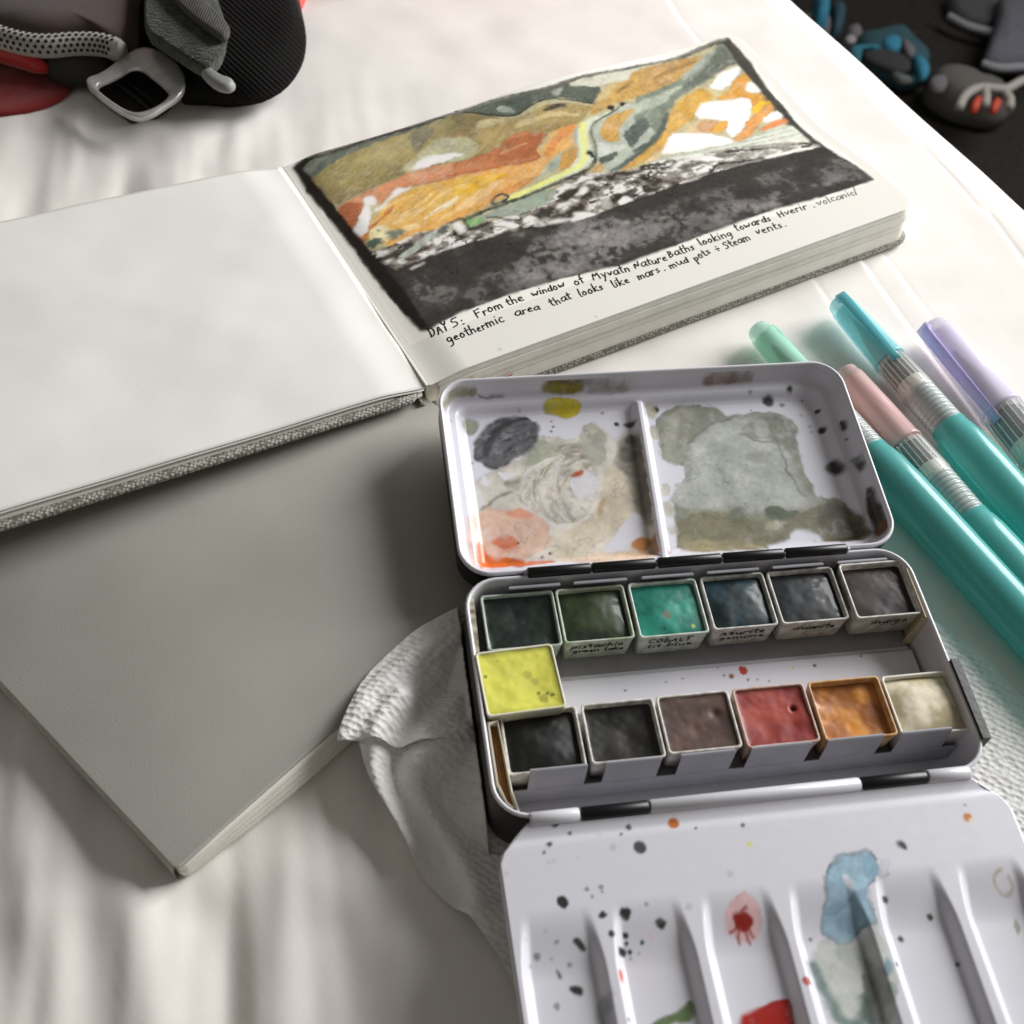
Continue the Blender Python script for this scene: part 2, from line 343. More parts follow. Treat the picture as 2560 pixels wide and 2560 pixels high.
def write(name, items, hgt, width, mt, parent, to3, seed=1, slant=.12):
    """items: (word, x0, y0, x1, y1) baselines on the surface; to3 lifts surface points into space"""
    rng = np.random.RandomState(seed); V = []; F = []
    for word, x0, y0, x1, y1, *o in items:
        h = o[0] if o else hgt
        ss, W = strokes(word, rng); L = math.hypot(x1 - x0, y1 - y0); ux, uy = (x1 - x0) / L, (y1 - y0) / L; k = L / W
        for p in ss:
            q = np.column_stack([x0 + (p[:, 0] * k + slant * p[:, 1] * h) * ux - p[:, 1] * h * uy, y0 + (p[:, 0] * k + slant * p[:, 1] * h) * uy + p[:, 1] * h * ux])
            T = np.gradient(q, axis=0); T /= np.linalg.norm(T, axis=1)[:, None] + 1e-9; n = np.column_stack([-T[:, 1], T[:, 0]])
            ww = width * .5 * rng.uniform(.75, 1.2, len(q))[:, None]; b = len(V)
            V += list(q + n * ww) + list(q - n * ww); c = len(q)
            F += [(b + i, b + i + 1, b + c + i + 1, b + c + i) for i in range(c - 1)]
            for e in (0, c - 1):                       # rounded ends
                bb = len(V); V += [q[e] + ww[e] * 1.05 * np.array((math.cos(a), math.sin(a))) for a in np.arange(6) * math.pi / 3]; F += [tuple(range(bb, bb + 6))]
    return obj(name, to3(np.array(V)), F, mt, parent, smooth=False)
# ------------------------------------------------------------------ shared materials
M = {}
M['sheet'] = mat('white_cotton_sheet', '#f1ece5', .9, spec=.15, bump=(640, .14, 'weave', .16), var=('#e4ded8', 45, .6), sheen=.1)
M['paper'] = mat('sketch_paper', '#e6e2d8', .85, spec=.15, attr=True, bump=(1500, .18, 'noise', .12))
M['paper_plain'] = mat('cream_paper', '#e9e8e1', .85, spec=.15, bump=(900, .15, 'noise', .14), var=('#dfddd6', 28, .6))
M['paper_edge'] = mat('page_edges', '#f0ede2', .9, spec=.1, var=('#dcd7ca', 120, .5))
M['linen'] = dark_weave('grey_linen_cover', '#b9b7ad', '#6e6b62', 1000, rot=(0, 0, .6), bump=.7, dist=.3)
M['grey_cover'] = mat('smooth_grey_cover', '#b2afa7', .62, spec=.25, bump=(1500, .35, 'noise', .12), var=('#a09d95', 16, .9))
M['ink'] = mat('black_ink', '#15130f', .55, spec=.3)
M['pencil'] = mat('grey_ink', '#5a5651', .7)
M['enamel'] = mat('white_enamel', '#d6d5da', .28, spec=.5, coat=.25, bump=(260, .05, 'noise', .2), var=('#c9c8cf', 180, .25))
M['enamel_p'] = mat('white_enamel_with_paint', '#d9d8e0', .35, spec=.5, attr=True, coat=.1, vary_rough=(300, .25, .5), bump=(700, .06, 'noise', .1))
M['tin_black'] = mat('black_enamel', '#0c0c0d', .38, spec=.5, bump=(900, .1, 'noise', .1))
M['tin_grey'] = mat('pan_holder_metal', '#a4a3a9', .35, spec=.5, coat=.1, var=('#8b8a8d', 150, .4))
M['pan_white'] = mat('white_pan_plastic', '#dcdad3', .4, spec=.5, var=('#c5c2b6', 260, .4), sss=.05)

# ------------------------------------------------------------------ setting: floor
fl = np.array([(-1500, -800, -500), (2600, -800, -500), (2600, 3000, -500), (-1500, 3000, -500)])
n_ = 40
gx = np.linspace(-1500, 2600, n_); gy = np.linspace(-800, 3000, n_); X, Y = np.meshgrid(gx, gy, indexing='ij')
o = obj('floor', np.column_stack([X.ravel(), Y.ravel(), np.full(X.size, -500.0)]), gridf(n_, n_),
        mat('dark_carpet', '#191715', .95, spec=.1, bump=(500, .6, 'noise', 2), var=('#24211e', 160, .8)))
o['kind'] = 'structure'

# ------------------------------------------------------------------ bed: mattress under a white sheet
bed = tag(empty('bed'), 'bed under a smooth white cotton sheet with soft creases', 'bed')
NX, NY = .835, .55                     # outward direction of the bed's visible side
EX, EY = .55, -.835
B0 = 343.0; RB = 30.0
def dpoly(X, Y, P):
    return segdist(X, Y, P, False)
def ridge(X, Y, txt, h, s_):
    P = pts(txt)[:, :2]; P = chaikin(P, 2, False); x0, y0 = P.min(0) - 4 * s_; x1, y1 = P.max(0) + 4 * s_
    Z = np.zeros(X.shape); m_ = (X > x0) & (X < x1) & (Y > y0) & (Y < y1)
    if m_.any(): Z[m_] = h * np.exp(-(dpoly(X[m_], Y[m_], P) / s_) ** 2)
    return Z
av = np.concatenate([np.arange(-760, -560, 9.), np.arange(-560, 460, 2.1)])
bv = np.concatenate([np.arange(-520, -230, 5.), np.arange(-230, 240, 2.1), np.arange(240, B0, .75)])
A, B = np.meshgrid(av, bv, indexing='ij')
X = A * EX + B * NX; Y = A * EY + B * NY
Z = 1.1 * (fbm(X, Y, .012, 3, 4) - .5) * 2 + .5 * (fbm(X, Y, .05, 2, 6) - .5)
ang = np.arctan2(X, Y + 60); rad = np.hypot(X, Y + 60)
# soft pleats running away from the near-left corner
cc_ = X + .24 * Y; pl = fbm(cc_ + 40, Y * .07, .085, 2, 21) - .5 + .42 * (fbm(cc_, Y * .10 + 9, .21, 2, 23) - .5)
wl = sm(30, -60, X) * (1 - .5 * sm(180, 280, Y)) * sm(420, 330, Y) * sm(-60, -10, Y)
Z += pl * 4.2 * wl
SHEET_RIDGES = [
 ("-64.9,54.9 -68.1,63.8 -71.8,73.1 -75.4,79.0", 3.2, 9.0),
 ("-49.5,56.6 -51.9,64.8 -54.5,71.5 -57.5,78.4", -2.2, 6.0),
 ("-38.3,57.9 -39.5,68.0 -39.8,77.7 -38.1,88.2", 2.6, 9.0),
 ("-19.5,60.0 -22.5,69.0 -27.0,79.2", -1.5, 5.0),
 ("-11.2,60.9 -11.3,67.7 -13.6,76.3", 1.2, 6.0),
 ("-84.5,52.7 -88.5,62.3 -96.0,73.9", 1.8, 8.0),
 ("-92.1,51.8 -98.3,64.7 -105.5,77.3", -1.8, 8.0),
 ("-145.7,306.2 -149.6,329.2 -148.9,352.4", -1.3, 6.0),
 ("-130.7,317.4 -131.9,343.9 -133.5,367.5", 1.3, 7.0),
 ("-177.1,300.5 -184.6,322.7 -188.6,347.2", -1.5, 7.0),
 ("-118.3,341.9 -117.4,363.3 -113.8,373.9", 1.0, 6.0),
]
for t_, h_, s_ in SHEET_RIDGES: Z += ridge(X, Y, t_, h_, s_)
def crease(txt, h, s_, step):
    global Z
    P_ = chaikin(pts(txt)[:, :2], 2, False)
    d = dpoly(X, Y, P_)
    # side of the line, measured across the bed
    bl = np.interp(A, (P_[:, 0] * EX + P_[:, 1] * EY)[np.argsort(P_[:, 0] * EX + P_[:, 1] * EY)], (P_[:, 0] * NX + P_[:, 1] * NY)[np.argsort(P_[:, 0] * EX + P_[:, 1] * EY)])
    aa = (P_[:, 0] * EX + P_[:, 1] * EY); fade = sm(aa.min() - 25, aa.min() + 10, A) * sm(aa.max() + 25, aa.max() - 10, A)
    Z += -h * np.exp(-(d / s_) ** 2) + step * fade * sm(-1.1, 1.1, B - bl) * sm(60, 8, B - bl)
crease("38.1,496.6 46.4,473.1 54.2,459.7 79.0,409.1 104.3,355.6 114.8,331.4 127.4,303.5 141.1,272.3 156.7,238.1", .2, 1.1, -.7)
crease("91.1,329.3 95.5,321.2 101.0,309.2 115.3,278.8", .15, 1.1, -.2)
crease("114.5,353.0 125.2,333.2 135.5,311.5 149.1,282.5 159.9,258.1", .12, 1.1, -.2)
crease("82.0,516.2 98.8,480.9 121.4,441.8 142.4,405.9 160.9,370.7", .3, 1.1, -.15)
crease("165.3,366.7 167.6,361.0 173.7,344.7 181.6,322.3", .3, 1.1, -.15)
Z[A < -640] *= .3
# rounded side and drop to the floor
nb = 14; extra = []
Zb = Z[:, -1]
for k in range(1, nb + 1):
    t = math.pi / 2 * k / nb; bb = B0 + RB * math.sin(t); zz = -RB * (1 - math.cos(t)); extra.append((bb, zz, math.cos(t)))
for q in (-120, -260, -400, -498): extra.append((B0 + RB + (-q) * .01, q, 0))
cols = [np.stack([X, Y, Z], -1)]
for bb, zz, f_ in extra:
    wv = (1 - f_) * 3.0 * (fbm(av, av * 0 + bb * .02, .02, 2, 31) - .5)
    cols.append(np.stack([av * EX + (bb + wv) * NX, av * EY + (bb + wv) * NY, Zb * f_ + zz], -1)[:, None, :])
G = np.concatenate(cols, 1)
obj('sheet', G.reshape(-1, 3), gridf(G.shape[0], G.shape[1])[:, ::-1].copy(), M['sheet'], bed)
mb = []
for a_, b_ in ((-755, -515), (455, -515), (455, B0 + RB - 6), (-755, B0 + RB - 6)): mb.append((a_ * EX + b_ * NX, a_ * EY + b_ * NY))
prism('mattress', mb, -480, -34, mat('mattress_ticking', '#cfcac4', .9, bump=(300, .3, 'noise', .4)), bed, bev=8)

# ------------------------------------------------------------------ closed grey sketchbook, lying under the open one
cb = tag(empty('closed_sketchbook', (-66.7, 86.2, 0), [[.572, -.781, 0], [.820, .624, 0], [0, 0, 1]]),
         'closed sketchbook with smooth grey soft cover lying on the sheet under the open book', 'sketchbook')
BW, BL = 143.0, 158.0
for nm, z0, z1, e in (('back_cover', .3, .9, 0.0), ('front_cover', 7.2, 8.0, 0.0)):
    prism(nm, rrect(-e, -e, BW + e, BL + e, 1.6), z0, z1, M['grey_cover'], cb, bev=.25)
# block of page sections, each a little out of line
zz = [.95, 2.4, 3.9, 5.5, 7.15]
for k in range(4):
    e = [.5, .15, .45, .2][k]
    yb, yt = (-2.5, -2.0, -1.4, -.8)[k], (-2.1, -1.5, -.9, -.1)[k]
    def sec(y_, z_):
        R_ = rrect(.6 + e * .4, 0, BW - 1, BL - 1.2, 2.0); out_ = []
        for a_, b_ in zip(R_, np.roll(R_, -1, 0)):
            n2 = max(1, int(np.hypot(*(b_ - a_)) / 5)); out_ += [a_ + (b_ - a_) * t_ / n2 for t_ in range(n2)]
        out_ = np.array(out_); out_[:, 1] += y_ * sm(-2, 38, out_[:, 0]) ** .7 * sm(40, 0, out_[:, 1]) + np.where(out_[:, 1] < 3, -.3, 0); return ring3(out_, z_)
    loft('page_section', [sec(yb, zz[k]), sec(yb, zz[k] + .25), sec(yt, zz[k + 1] - .3), sec(yt + .3, zz[k + 1] - .06)], M['paper_edge'], cb, cap0=True, cap1=True)
# thin strip wrapping the near-left edge so that the cover shows its turned side
obj('spine', np.vstack([[(-.02 - .5 * math.sin(math.pi * k / 8), y, 4.15 + 3.85 * math.cos(math.pi * k / 8)) for y in (.6, BL - 2)] for k in range(9)]),
    [(2 * k, 2 * k + 1, 2 * k + 3, 2 * k + 2) for k in range(8)], M['grey_cover'], cb)

# ------------------------------------------------------------------ open sketchbook
PGO = [-29.307, 237.31, 15.0]; YAW = 0.60598
cy, sy = math.cos(YAW), math.sin(YAW)
book = tag(empty('open_sketchbook', PGO, [[cy, -sy, 0], [sy, cy, 0], [0, 0, 1]]), 'open linen covered sketchbook showing a painted volcanic landscape with handwritten caption', 'sketchbook')
def page_dz(u, v):
    g = lambda cx, cyy, sx, syy: np.exp(-((u - cx) / sx) ** 2 - ((v - cyy) / syy) ** 2)
    return 4.0 * g(112, 112, 48, 38) - 3.6 * g(190, 58, 42, 26) + 1.6 * g(190, 112, 22, 18) - 1.8 * sm(14, 0, u)
PW, PH = 194.0, 112.4
def page_sheet(name, x0, x1, y0, y1, top, th_, mt, parent, step=.33, paint=None, rad=7.0, dzs=1.0, left=False):
    nu = int((x1 - x0) / step) + 1; nv = int((y1 - y0) / step) + 1
    U, V_ = np.meshgrid(np.linspace(x0, x1, nu), np.linspace(y0, y1, nv), indexing='ij')
    # round the outer corners by pulling the rim vertices in
    ex = x0 if left else x1
    cx = ex + (rad if left else -rad)
    for cyy, sgn in ((y0 + rad, -1), (y1 - rad, 1)):
        m_ = (((U < cx) if left else (U > cx)) & ((V_ - cyy) * sgn > 0)); dx = U[m_] - cx; dy = V_[m_] - cyy; mx = np.maximum(abs(dx), abs(dy)); L_ = np.hypot(dx, dy) + 1e-9
        U[m_] = cx + dx * mx / L_; V_[m_] = cyy + dy * mx / L_
    Z_ = top + (page_dz(U, V_) if not left else 0) * dzs
    if left: Z_ = Z_ + 1.6 * (fbm(U, V_, .022, 3, 3) - .5) + .5 * (fbm(U * .5, V_, .06, 2, 5) - .5) - 1.6 * sm(-16, 0, U) - .8 * np.exp(-((V_ - 0) / 12) ** 2) * sm(-120, -30, U)
    T_ = np.stack([U, V_, Z_], -1).reshape(-1, 3); c = None
    if paint is not None:
        cv = Canvas(U, V_, lin('#ece9e0')); paint(cv); c = cv.c
    F_ = gridf(nu, nv)
    # rim wall going down by the sheet's thickness
    idx = np.arange(nu * nv).reshape(nu, nv); rim = np.concatenate([idx[:, 0], idx[-1, 1:], idx[-2::-1, -1], idx[0, -2:0:-1]])
    R_ = T_[rim].copy(); R_[:, 2] -= th_; b_ = len(T_); n_ = len(rim); k = np.arange(n_)
    Fr = np.stack([rim[k], b_ + k, b_ + (k + 1) % n_, rim[(k + 1) % n_]], 1)
    F_ = np.vstack([F_, Fr]); T_ = np.vstack([T_, R_])
    if c is not None: c = np.vstack([c, np.tile(lin('#dedacb'), (n_, 1))])
    return obj(name, T_, F_, mt, parent, col=c)
def paint_landscape(c):
    W = c.wash; Ln = c.line
    # outer border wash
    W("3.1,110.1 10.2,112.8 18.8,112.5 34.4,113.7 52.3,112.8 70.6,111.4 80.7,111.6 89.7,111.0 104.0,108.9 118.4,110.2 136.1,108.9 156.7,108.5 164.7,108.6 182.7,111.3 189.1,111.0 189.3,96.2 186.7,76.1 186.6,61.1 187.0,46.4 187.4,35.5 188.9,27.7 189.3,18.1 180.5,18.3 161.5,18.6 143.4,20.2 129.6,19.9 118.9,19.6 102.5,19.2 81.9,18.6 58.6,21.7 41.0,22.3 22.8,22.0 11.2,19.8 7.4,20.8 6.3,30.8 4.9,44.9 4.6,63.1 3.6,80.6 3.2,95.9", '#4c4a44', wob=.4, smooth=0, gran=.2)
    # inside ground wash
    W("6.2,104.4 12.2,107.7 21.8,108.8 36.2,109.9 50.8,109.7 69.3,108.8 88.5,108.8 102.8,106.8 116.8,107.6 134.5,106.4 155.2,106.2 163.3,106.4 181.5,109.0 184.0,105.8 184.3,93.4 182.5,77.7 182.3,61.2 183.5,46.9 184.0,40.6 156.8,20.6 75.4,23.9 15.7,23.3 8.5,37.2 8.7,57.5 7.1,68.4 6.5,84.6", '#b4aa86', wob=.3, smooth=0)
    # --- top left: slate wash, olive hill
    W("5.3,109.8 9.3,110.7 14.7,109.7 33.2,111.0 47.7,110.8 51.3,110.6 50.6,109.0 44.4,109.1 27.6,107.6 21.8,107.1 13.3,103.9 8.1,102.7 5.9,101.8", '#5b6156', gran=.25, var=.2, edge=.2)
    W("6.2,101.9 9.8,103.0 18.4,106.5 27.7,107.8 36.5,109.4 48.0,109.6 62.0,111.0 70.5,109.5 78.2,107.0 66.1,84.6 50.4,88.5 38.9,89.7 30.5,88.7 26.6,88.8 15.1,85.7 6.3,85.0 6.2,92.4", '#9c8b5e', gran=.22, var=.22, col2='#877a52', wob=1)
    W("27.2,106.8 39.8,107.9 47.7,109.1 45.9,103.0 42.4,98.4 31.3,98.7 22.0,95.7 15.3,96.3 21.1,102.2", '#a59667', op=.7, soft=1.5)
    W("47.7,98.4 54.1,102.1 60.3,99.7 66.0,96.2 63.9,88.1 60.3,85.6 54.2,87.9 42.5,92.9 38.1,89.7 35.2,92.0 41.6,95.1", '#afab88', gran=.15, edge=.12)
    W("47.6,110.5 51.7,110.4 57.5,108.1 54.5,104.5 50.6,102.6 46.8,98.2 43.4,98.0 46.3,104.7", '#6d6b5c', op=.75, soft=.7)
    W("58.0,100.8 62.8,102.8 68.2,102.0 73.9,99.0 66.4,85.1 64.5,87.2 67.1,94.4 64.1,99.0", '#8d7148', op=.85, edge=.2, gran=.25)
    W("11.2,88.9 22.7,88.8 30.7,89.2 38.6,89.8 30.0,87.8 23.5,87.2 15.0,85.5 6.6,84.8", '#6f6547', op=.55, soft=.5)
    # --- top middle: dark slate ridge
    W("66.4,113.1 70.4,110.9 80.2,111.7 87.6,111.1 95.7,109.9 104.0,108.9 112.7,108.5 116.7,105.3 120.8,103.1 123.4,101.2 119.2,95.1 114.8,93.8 110.8,97.7 106.2,101.1 102.5,102.4 96.4,103.3 93.2,102.3 88.3,99.7 84.0,99.8 77.3,104.0 73.8,107.0 69.6,109.4", '#50574c', gran=.35, var=.25, edge=.15)
    W("81.5,107.0 84.4,107.4 86.9,103.5 86.2,101.4 81.4,104.4", '#9ea393', op=.9)
    W("103.3,105.3 105.7,106.5 109.4,105.9 107.1,103.6 104.8,102.6", '#a9ad9d', op=.85)
    W("65.6,111.5 69.6,109.4 73.7,106.8 82.5,99.4 79.0,99.3 69.7,100.9 66.9,104.3 63.5,107.4", '#7b6c4d', edge=.2, gran=.3)
    W("69.4,101.1 76.8,103.0 82.8,99.2 90.3,98.7 97.0,100.5 105.1,99.4 113.1,94.0 114.2,92.1 105.9,87.1 103.9,86.7 93.3,86.5 80.4,91.6 71.1,88.6 61.7,86.5 55.5,88.9 61.3,98.3 67.1,96.7", '#a08a5b', gran=.2, var=.2, edge=.15)
    W("61.5,98.8 65.7,97.3 66.9,92.5 62.8,87.8 59.2,86.5 54.6,88.7 56.7,94.4", '#afab86', edge=.15)
    W("71.0,102.5 76.7,102.9 82.8,99.2 78.6,98.6 69.5,100.4", '#bfb28b', edge=.1)
    W("95.2,97.3 98.1,99.4 102.9,99.4 106.3,97.6 104.7,95.9 99.7,96.8", '#4f4737', soft=.35, gran=.3)
    W("87.6,96.9 96.9,96.6 102.7,95.2 104.9,92.2 108.7,91.9 106.4,89.5 99.7,93.8 90.9,93.6 81.8,94.3 83.7,96.1", '#c8b485', op=.9)
    W("71.2,87.3 80.2,91.4 82.2,92.0 87.2,91.7 95.8,90.8 104.4,87.7 92.6,86.8 82.0,90.0 70.8,85.8", '#8a6f45', op=.6, soft=.5)
    Ln("67.1,112.7 73.2,108.1 79.1,103.4 84.3,100.3 88.8,100.7 93.2,102.3 98.4,103.0 102.5,102.5 107.5,99.6 114.6,94.3", '#2f332c', w=.7)
    Ln("87.3,110.5 86.0,106.6 91.3,105.2 95.7,108.3", '#3a3f37', w=.5, op=.7)
    # --- red band
    W("6.7,84.1 14.9,85.2 23.3,87.6 30.4,88.5 38.8,89.4 44.9,89.6 54.2,87.9 66.4,85.1 62.9,78.7 50.4,80.7 42.9,81.8 35.5,82.8 28.7,84.2 24.8,80.1 20.2,79.3 16.1,80.6 12.3,75.6 6.7,67.7", '#cb8260', edge=.25, gran=.12, var=.12)
    W("7.0,83.9 13.6,84.1 16.7,80.9 13.1,77.4 9.5,72.8 6.7,68.5 6.9,76.3", '#b0603f', edge=.2, gran=.2)
    W("54.3,88.2 61.8,86.8 70.6,87.7 80.5,91.9 82.8,91.4 92.7,86.9 88.1,84.2 83.8,81.2 84.0,78.5 81.5,76.4 72.7,77.8 62.4,80.2 54.6,80.9 51.1,82.0", '#b96e47', edge=.35, gran=.15)
    W("69.8,86.2 75.5,88.9 80.5,90.4 88.6,88.1 90.7,86.5 83.6,81.6 83.5,78.4 78.0,78.3 69.1,81.2", '#9a5230', op=.8, soft=.6, gran=.2)
    Ln("48.9,82.4 54.6,80.9 62.3,80.0 73.3,77.5 81.2,76.5 83.9,78.2", '#a2431f', w=.7)
    Ln("28.3,84.1 35.4,82.6 50.4,80.7 62.9,78.7", '#a8492a', w=.6, op=.8)
    Ln("71.1,84.7 76.8,85.3 82.2,85.7", '#c99468', w=.7, op=.8)
    # --- yellow and orange slope
    W("35.5,82.0 50.2,80.2 62.7,78.2 53.9,62.1 45.3,63.2 36.2,60.8 27.2,58.5 18.8,56.8 13.9,53.6 11.5,54.9 16.2,59.1 13.4,62.6 10.2,65.6 7.9,66.1 14.0,71.2 19.8,76.0 26.9,79.7 32.3,82.0", '#d9a552', edge=.12, gran=.12, var=.1)
    W("50.2,81.8 54.3,80.4 72.6,77.6 81.9,76.2 84.4,77.7 84.0,81.4 88.3,82.3 92.4,85.8 96.0,87.4 105.0,87.4 99.7,83.2 98.6,77.3 91.3,77.0 84.6,73.6 76.6,68.4 66.3,64.9 57.8,64.2 44.2,61.2 40.3,61.3", '#dc9e55', edge=.15, gran=.12, var=.1)
    W("10.2,65.6 17.0,64.8 24.2,63.8 37.7,63.8 55.2,64.4 53.9,62.1 45.0,62.8 36.2,60.8 27.2,58.5 18.8,56.8 13.9,53.6 11.5,54.9 16.2,59.1", '#d69a4c', op=.8, edge=.1)
    W("49.6,80.6 53.7,79.2 60.9,77.4 69.6,74.5 63.9,73.1 59.6,72.7 56.3,68.9 48.4,69.1 43.8,69.5", '#e1aa22', gran=.12, edge=.2, soft=.35)
    W("31.1,81.9 42.5,80.8 62.0,77.1 60.7,74.7 52.2,76.3 40.8,77.5 30.2,78.5", '#d2a043', op=.75)
    W("39.1,75.9 48.4,73.7 53.6,74.5 59.7,72.8 57.7,69.1 52.0,68.5 44.5,69.3 38.3,70.4", '#dda728', op=.8, edge=.15)
    W("61.3,68.4 71.4,69.6 77.2,69.6 73.6,66.9 65.9,65.6 61.7,66.2", '#d08a49', edge=.2)
    W("92.8,85.6 98.5,87.2 104.5,87.0 99.5,83.0 92.4,81.1 84.8,74.6 84.4,77.7 88.8,81.6", '#da884a', edge=.2, gran=.15)
    W("89.5,75.1 94.2,76.9 98.9,77.5 95.5,71.7 88.5,67.2 85.7,68.1", '#c18a35', edge=.25)
    W("84.0,81.4 88.6,82.8 92.4,85.8 96.6,86.9 93.6,84.7 88.4,81.7 84.4,77.7 83.3,78.8", '#e3b064', op=.9)
    W("7.3,67.3 13.4,70.7 18.7,72.2 24.8,76.9 26.3,76.5 21.7,72.9 15.9,70.4 12.6,68.1 8.7,63.5 7.4,63.9", '#c4682a', edge=.2)
    W("45.2,67.6 55.7,71.5 63.9,73.1 67.1,72.2 60.2,70.1 54.8,66.1 48.8,65.4 43.7,64.8", '#e8bd8c', op=.9)
    W("31.4,66.4 41.1,70.3 45.3,71.6 49.0,71.9 44.3,68.9 37.5,67.3 31.9,65.4", '#ecdcba')
    W("22.5,65.1 26.3,65.9 29.2,64.0 27.0,62.5 23.3,63.6", '#e6c690', op=.9)
    for q in ("24.7,70.3 35.1,74.2 40.3,76.5", "27.4,68.0 35.8,71.6 43.7,75.5 52.2,76.3", "21.2,68.0 29.4,70.5 34.7,70.9", "19.8,76.0 27.1,78.5 33.4,78.5", "37.1,64.1 44.9,66.3 51.2,66.8"):
        Ln(q, '#ecc98d', w=.8, op=.7)
    for q in ("25.3,66.1 29.1,66.0 35.7,67.6 40.1,68.5", "21.9,71.0 27.8,75.2 31.6,76.4", "36.1,76.1 41.2,78.4 48.9,77.8"):
        Ln(q, '#bf7a35', w=.5, op=.6)
    # --- whites between red and yellow
    for q in ("17.1,83.4 20.2,85.1 21.7,82.1 19.3,79.1 17.6,80.5 17.0,75.0 13.2,69.4 8.5,67.5 6.7,68.5 11.5,76.0 16.2,80.0", "18.8,78.2 21.5,78.1 27.0,81.5 28.0,83.6 31.2,83.7 36.0,82.3 31.0,81.7 26.4,80.3 20.8,76.7 17.9,76.9", "38.7,90.1 40.9,93.0 43.9,94.0 49.1,94.0 59.7,91.3 58.8,89.6 51.2,90.0 44.9,89.6"):
        W(q, '#e9e4df', edge=.08, gran=.05)
    W("11.6,66.9 14.5,69.9 19.1,69.2 18.0,66.0 24.2,63.8 20.7,62.3 15.0,61.3 10.7,65.0", '#dccfa6')
    for q in ("17.7,66.2 21.3,65.1 23.8,63.9 20.7,61.5 17.8,60.9 16.4,63.4", "10.7,58.7 18.1,58.5 14.9,56.4 10.7,56.2"): W(q, '#666c5c', soft=.4, wob=1, wf=.8)
    W("10.7,65.0 14.3,63.8 13.8,61.3 8.8,59.4 9.1,63.0", '#4a594c', soft=.4, wob=1, wf=.8)
    W("14.8,68.1 16.0,68.1 16.2,66.9 14.9,66.6", '#5d5f3c', soft=.3)
    # --- brown ridge right of the saddle
    W("111.8,106.9 117.7,109.3 123.9,108.0 141.7,107.1 155.9,107.2 154.3,104.9 143.5,105.5 137.8,101.1 127.7,103.0 122.2,101.6 115.1,104.9", '#c9c6b0', gran=.1)
    W("109.8,88.5 115.1,93.6 122.5,99.0 126.7,101.4 134.0,101.0 141.9,106.7 155.5,106.6 164.4,107.7 155.2,93.9 147.0,93.8 134.7,91.9 125.4,91.8 114.9,89.5", '#bb9150', gran=.15, var=.15, edge=.2)
    W("142.5,105.8 163.4,106.5 174.8,104.9 171.0,102.8 163.7,99.0 148.3,95.2 134.9,92.1", '#b78c55', gran=.2, var=.15, edge=.2)
    W("126.7,96.9 133.3,99.9 138.0,100.7 132.3,97.6 127.2,96.1", '#7c5b35', soft=.4)
    W("144.7,100.2 153.1,102.5 169.1,104.3 169.6,102.5 158.0,101.0 146.2,98.2", '#85633b', op=.7, soft=.4)
    W("114.7,93.7 121.8,98.6 126.4,100.8 130.9,100.6 124.9,96.9 119.3,94.5", '#cbb384', op=.8)
    # --- slate stream and plain
    W("109.5,85.7 120.7,88.0 133.4,89.8 144.9,90.6 130.5,68.6 122.8,66.0 105.6,59.9 100.3,60.4 103.6,67.2 100.1,68.0 104.6,75.4 106.3,81.1", '#a8b09e', gran=.18, var=.12)
    W("133.6,93.6 134.9,92.1 150.7,94.5 161.9,98.1 175.1,103.6 180.9,108.6 185.4,108.1 184.5,96.3 180.7,96.1 174.7,96.0 166.6,91.1 157.7,90.1 148.1,86.2 139.7,80.7 140.7,79.3 134.3,73.8 127.3,69.0 122.0,66.7 117.4,64.5 113.9,64.1", '#717a69', gran=.3, var=.15, edge=.15)
    W("129.2,88.4 133.1,89.3 145.8,91.4 157.0,93.4 146.9,88.8 142.1,85.8 133.4,84.5 129.7,83.9 126.2,83.6", '#a9b19c', op=.9)
    W("157.2,97.2 169.6,103.3 180.2,107.7 180.1,105.6 172.4,101.4 162.0,96.4 155.9,94.5", '#98a291', op=.9)
    W("178.7,106.2 184.4,107.6 184.0,96.4 178.2,95.9 167.2,92.0 158.5,91.3 149.8,88.7 159.3,94.2 170.3,98.3", '#5b6054', gran=.3, soft=.4)
    W("123.2,79.0 127.8,80.9 130.4,80.8 129.2,76.2 125.0,74.8 119.6,73.2", '#4c584e', soft=.4)
    W("118.6,71.5 126.8,74.2 130.1,75.9 129.2,71.9 123.1,68.4 115.7,67.0", '#b4bcab', op=.8)
    W("132.8,75.0 137.3,79.3 140.1,81.3 140.7,79.3 133.5,72.6 127.3,69.0 120.8,66.5 115.0,65.8 116.1,67.5 125.9,70.3", '#454f48', gran=.3)
    W("108.1,77.5 111.0,81.6 115.0,85.3 122.3,86.8 130.4,86.5 124.9,83.6 117.8,79.6 115.4,76.4 115.0,72.8 110.0,74.1", '#c3944f', edge=.2, gran=.12)
    W("117.2,76.4 121.5,78.3 130.6,81.1 128.7,75.2 123.5,73.5 118.9,69.8 114.8,67.6 116.8,72.4", '#4a554c', gran=.3, wob=1)
    W("101.5,67.4 106.4,68.9 112.4,70.0 109.3,67.2 104.7,65.5 101.6,65.4", '#4c554a', gran=.3, wob=1)
    W("102.1,61.3 112.9,64.5 124.7,68.9 136.1,75.1 132.9,70.2 122.8,66.0 108.8,60.9 102.9,59.8", '#49534a', gran=.3)
    W("106.2,75.9 109.6,73.4 115.0,70.7 113.1,69.1 107.3,69.7 102.1,68.3 103.6,72.9", '#cfd3c6', op=.8)
    W("105.3,59.4 112.7,62.8 129.9,67.7 133.4,68.3 128.7,63.9 115.1,61.0 109.5,59.1", '#c58f50', edge=.15)
    W("115.0,60.8 127.7,64.3 125.8,61.4 118.2,58.9", '#dcc095', op=.8)
    W("94.7,61.9 98.7,65.7 102.8,64.8 99.5,61.3", '#c29b63', edge=.2)
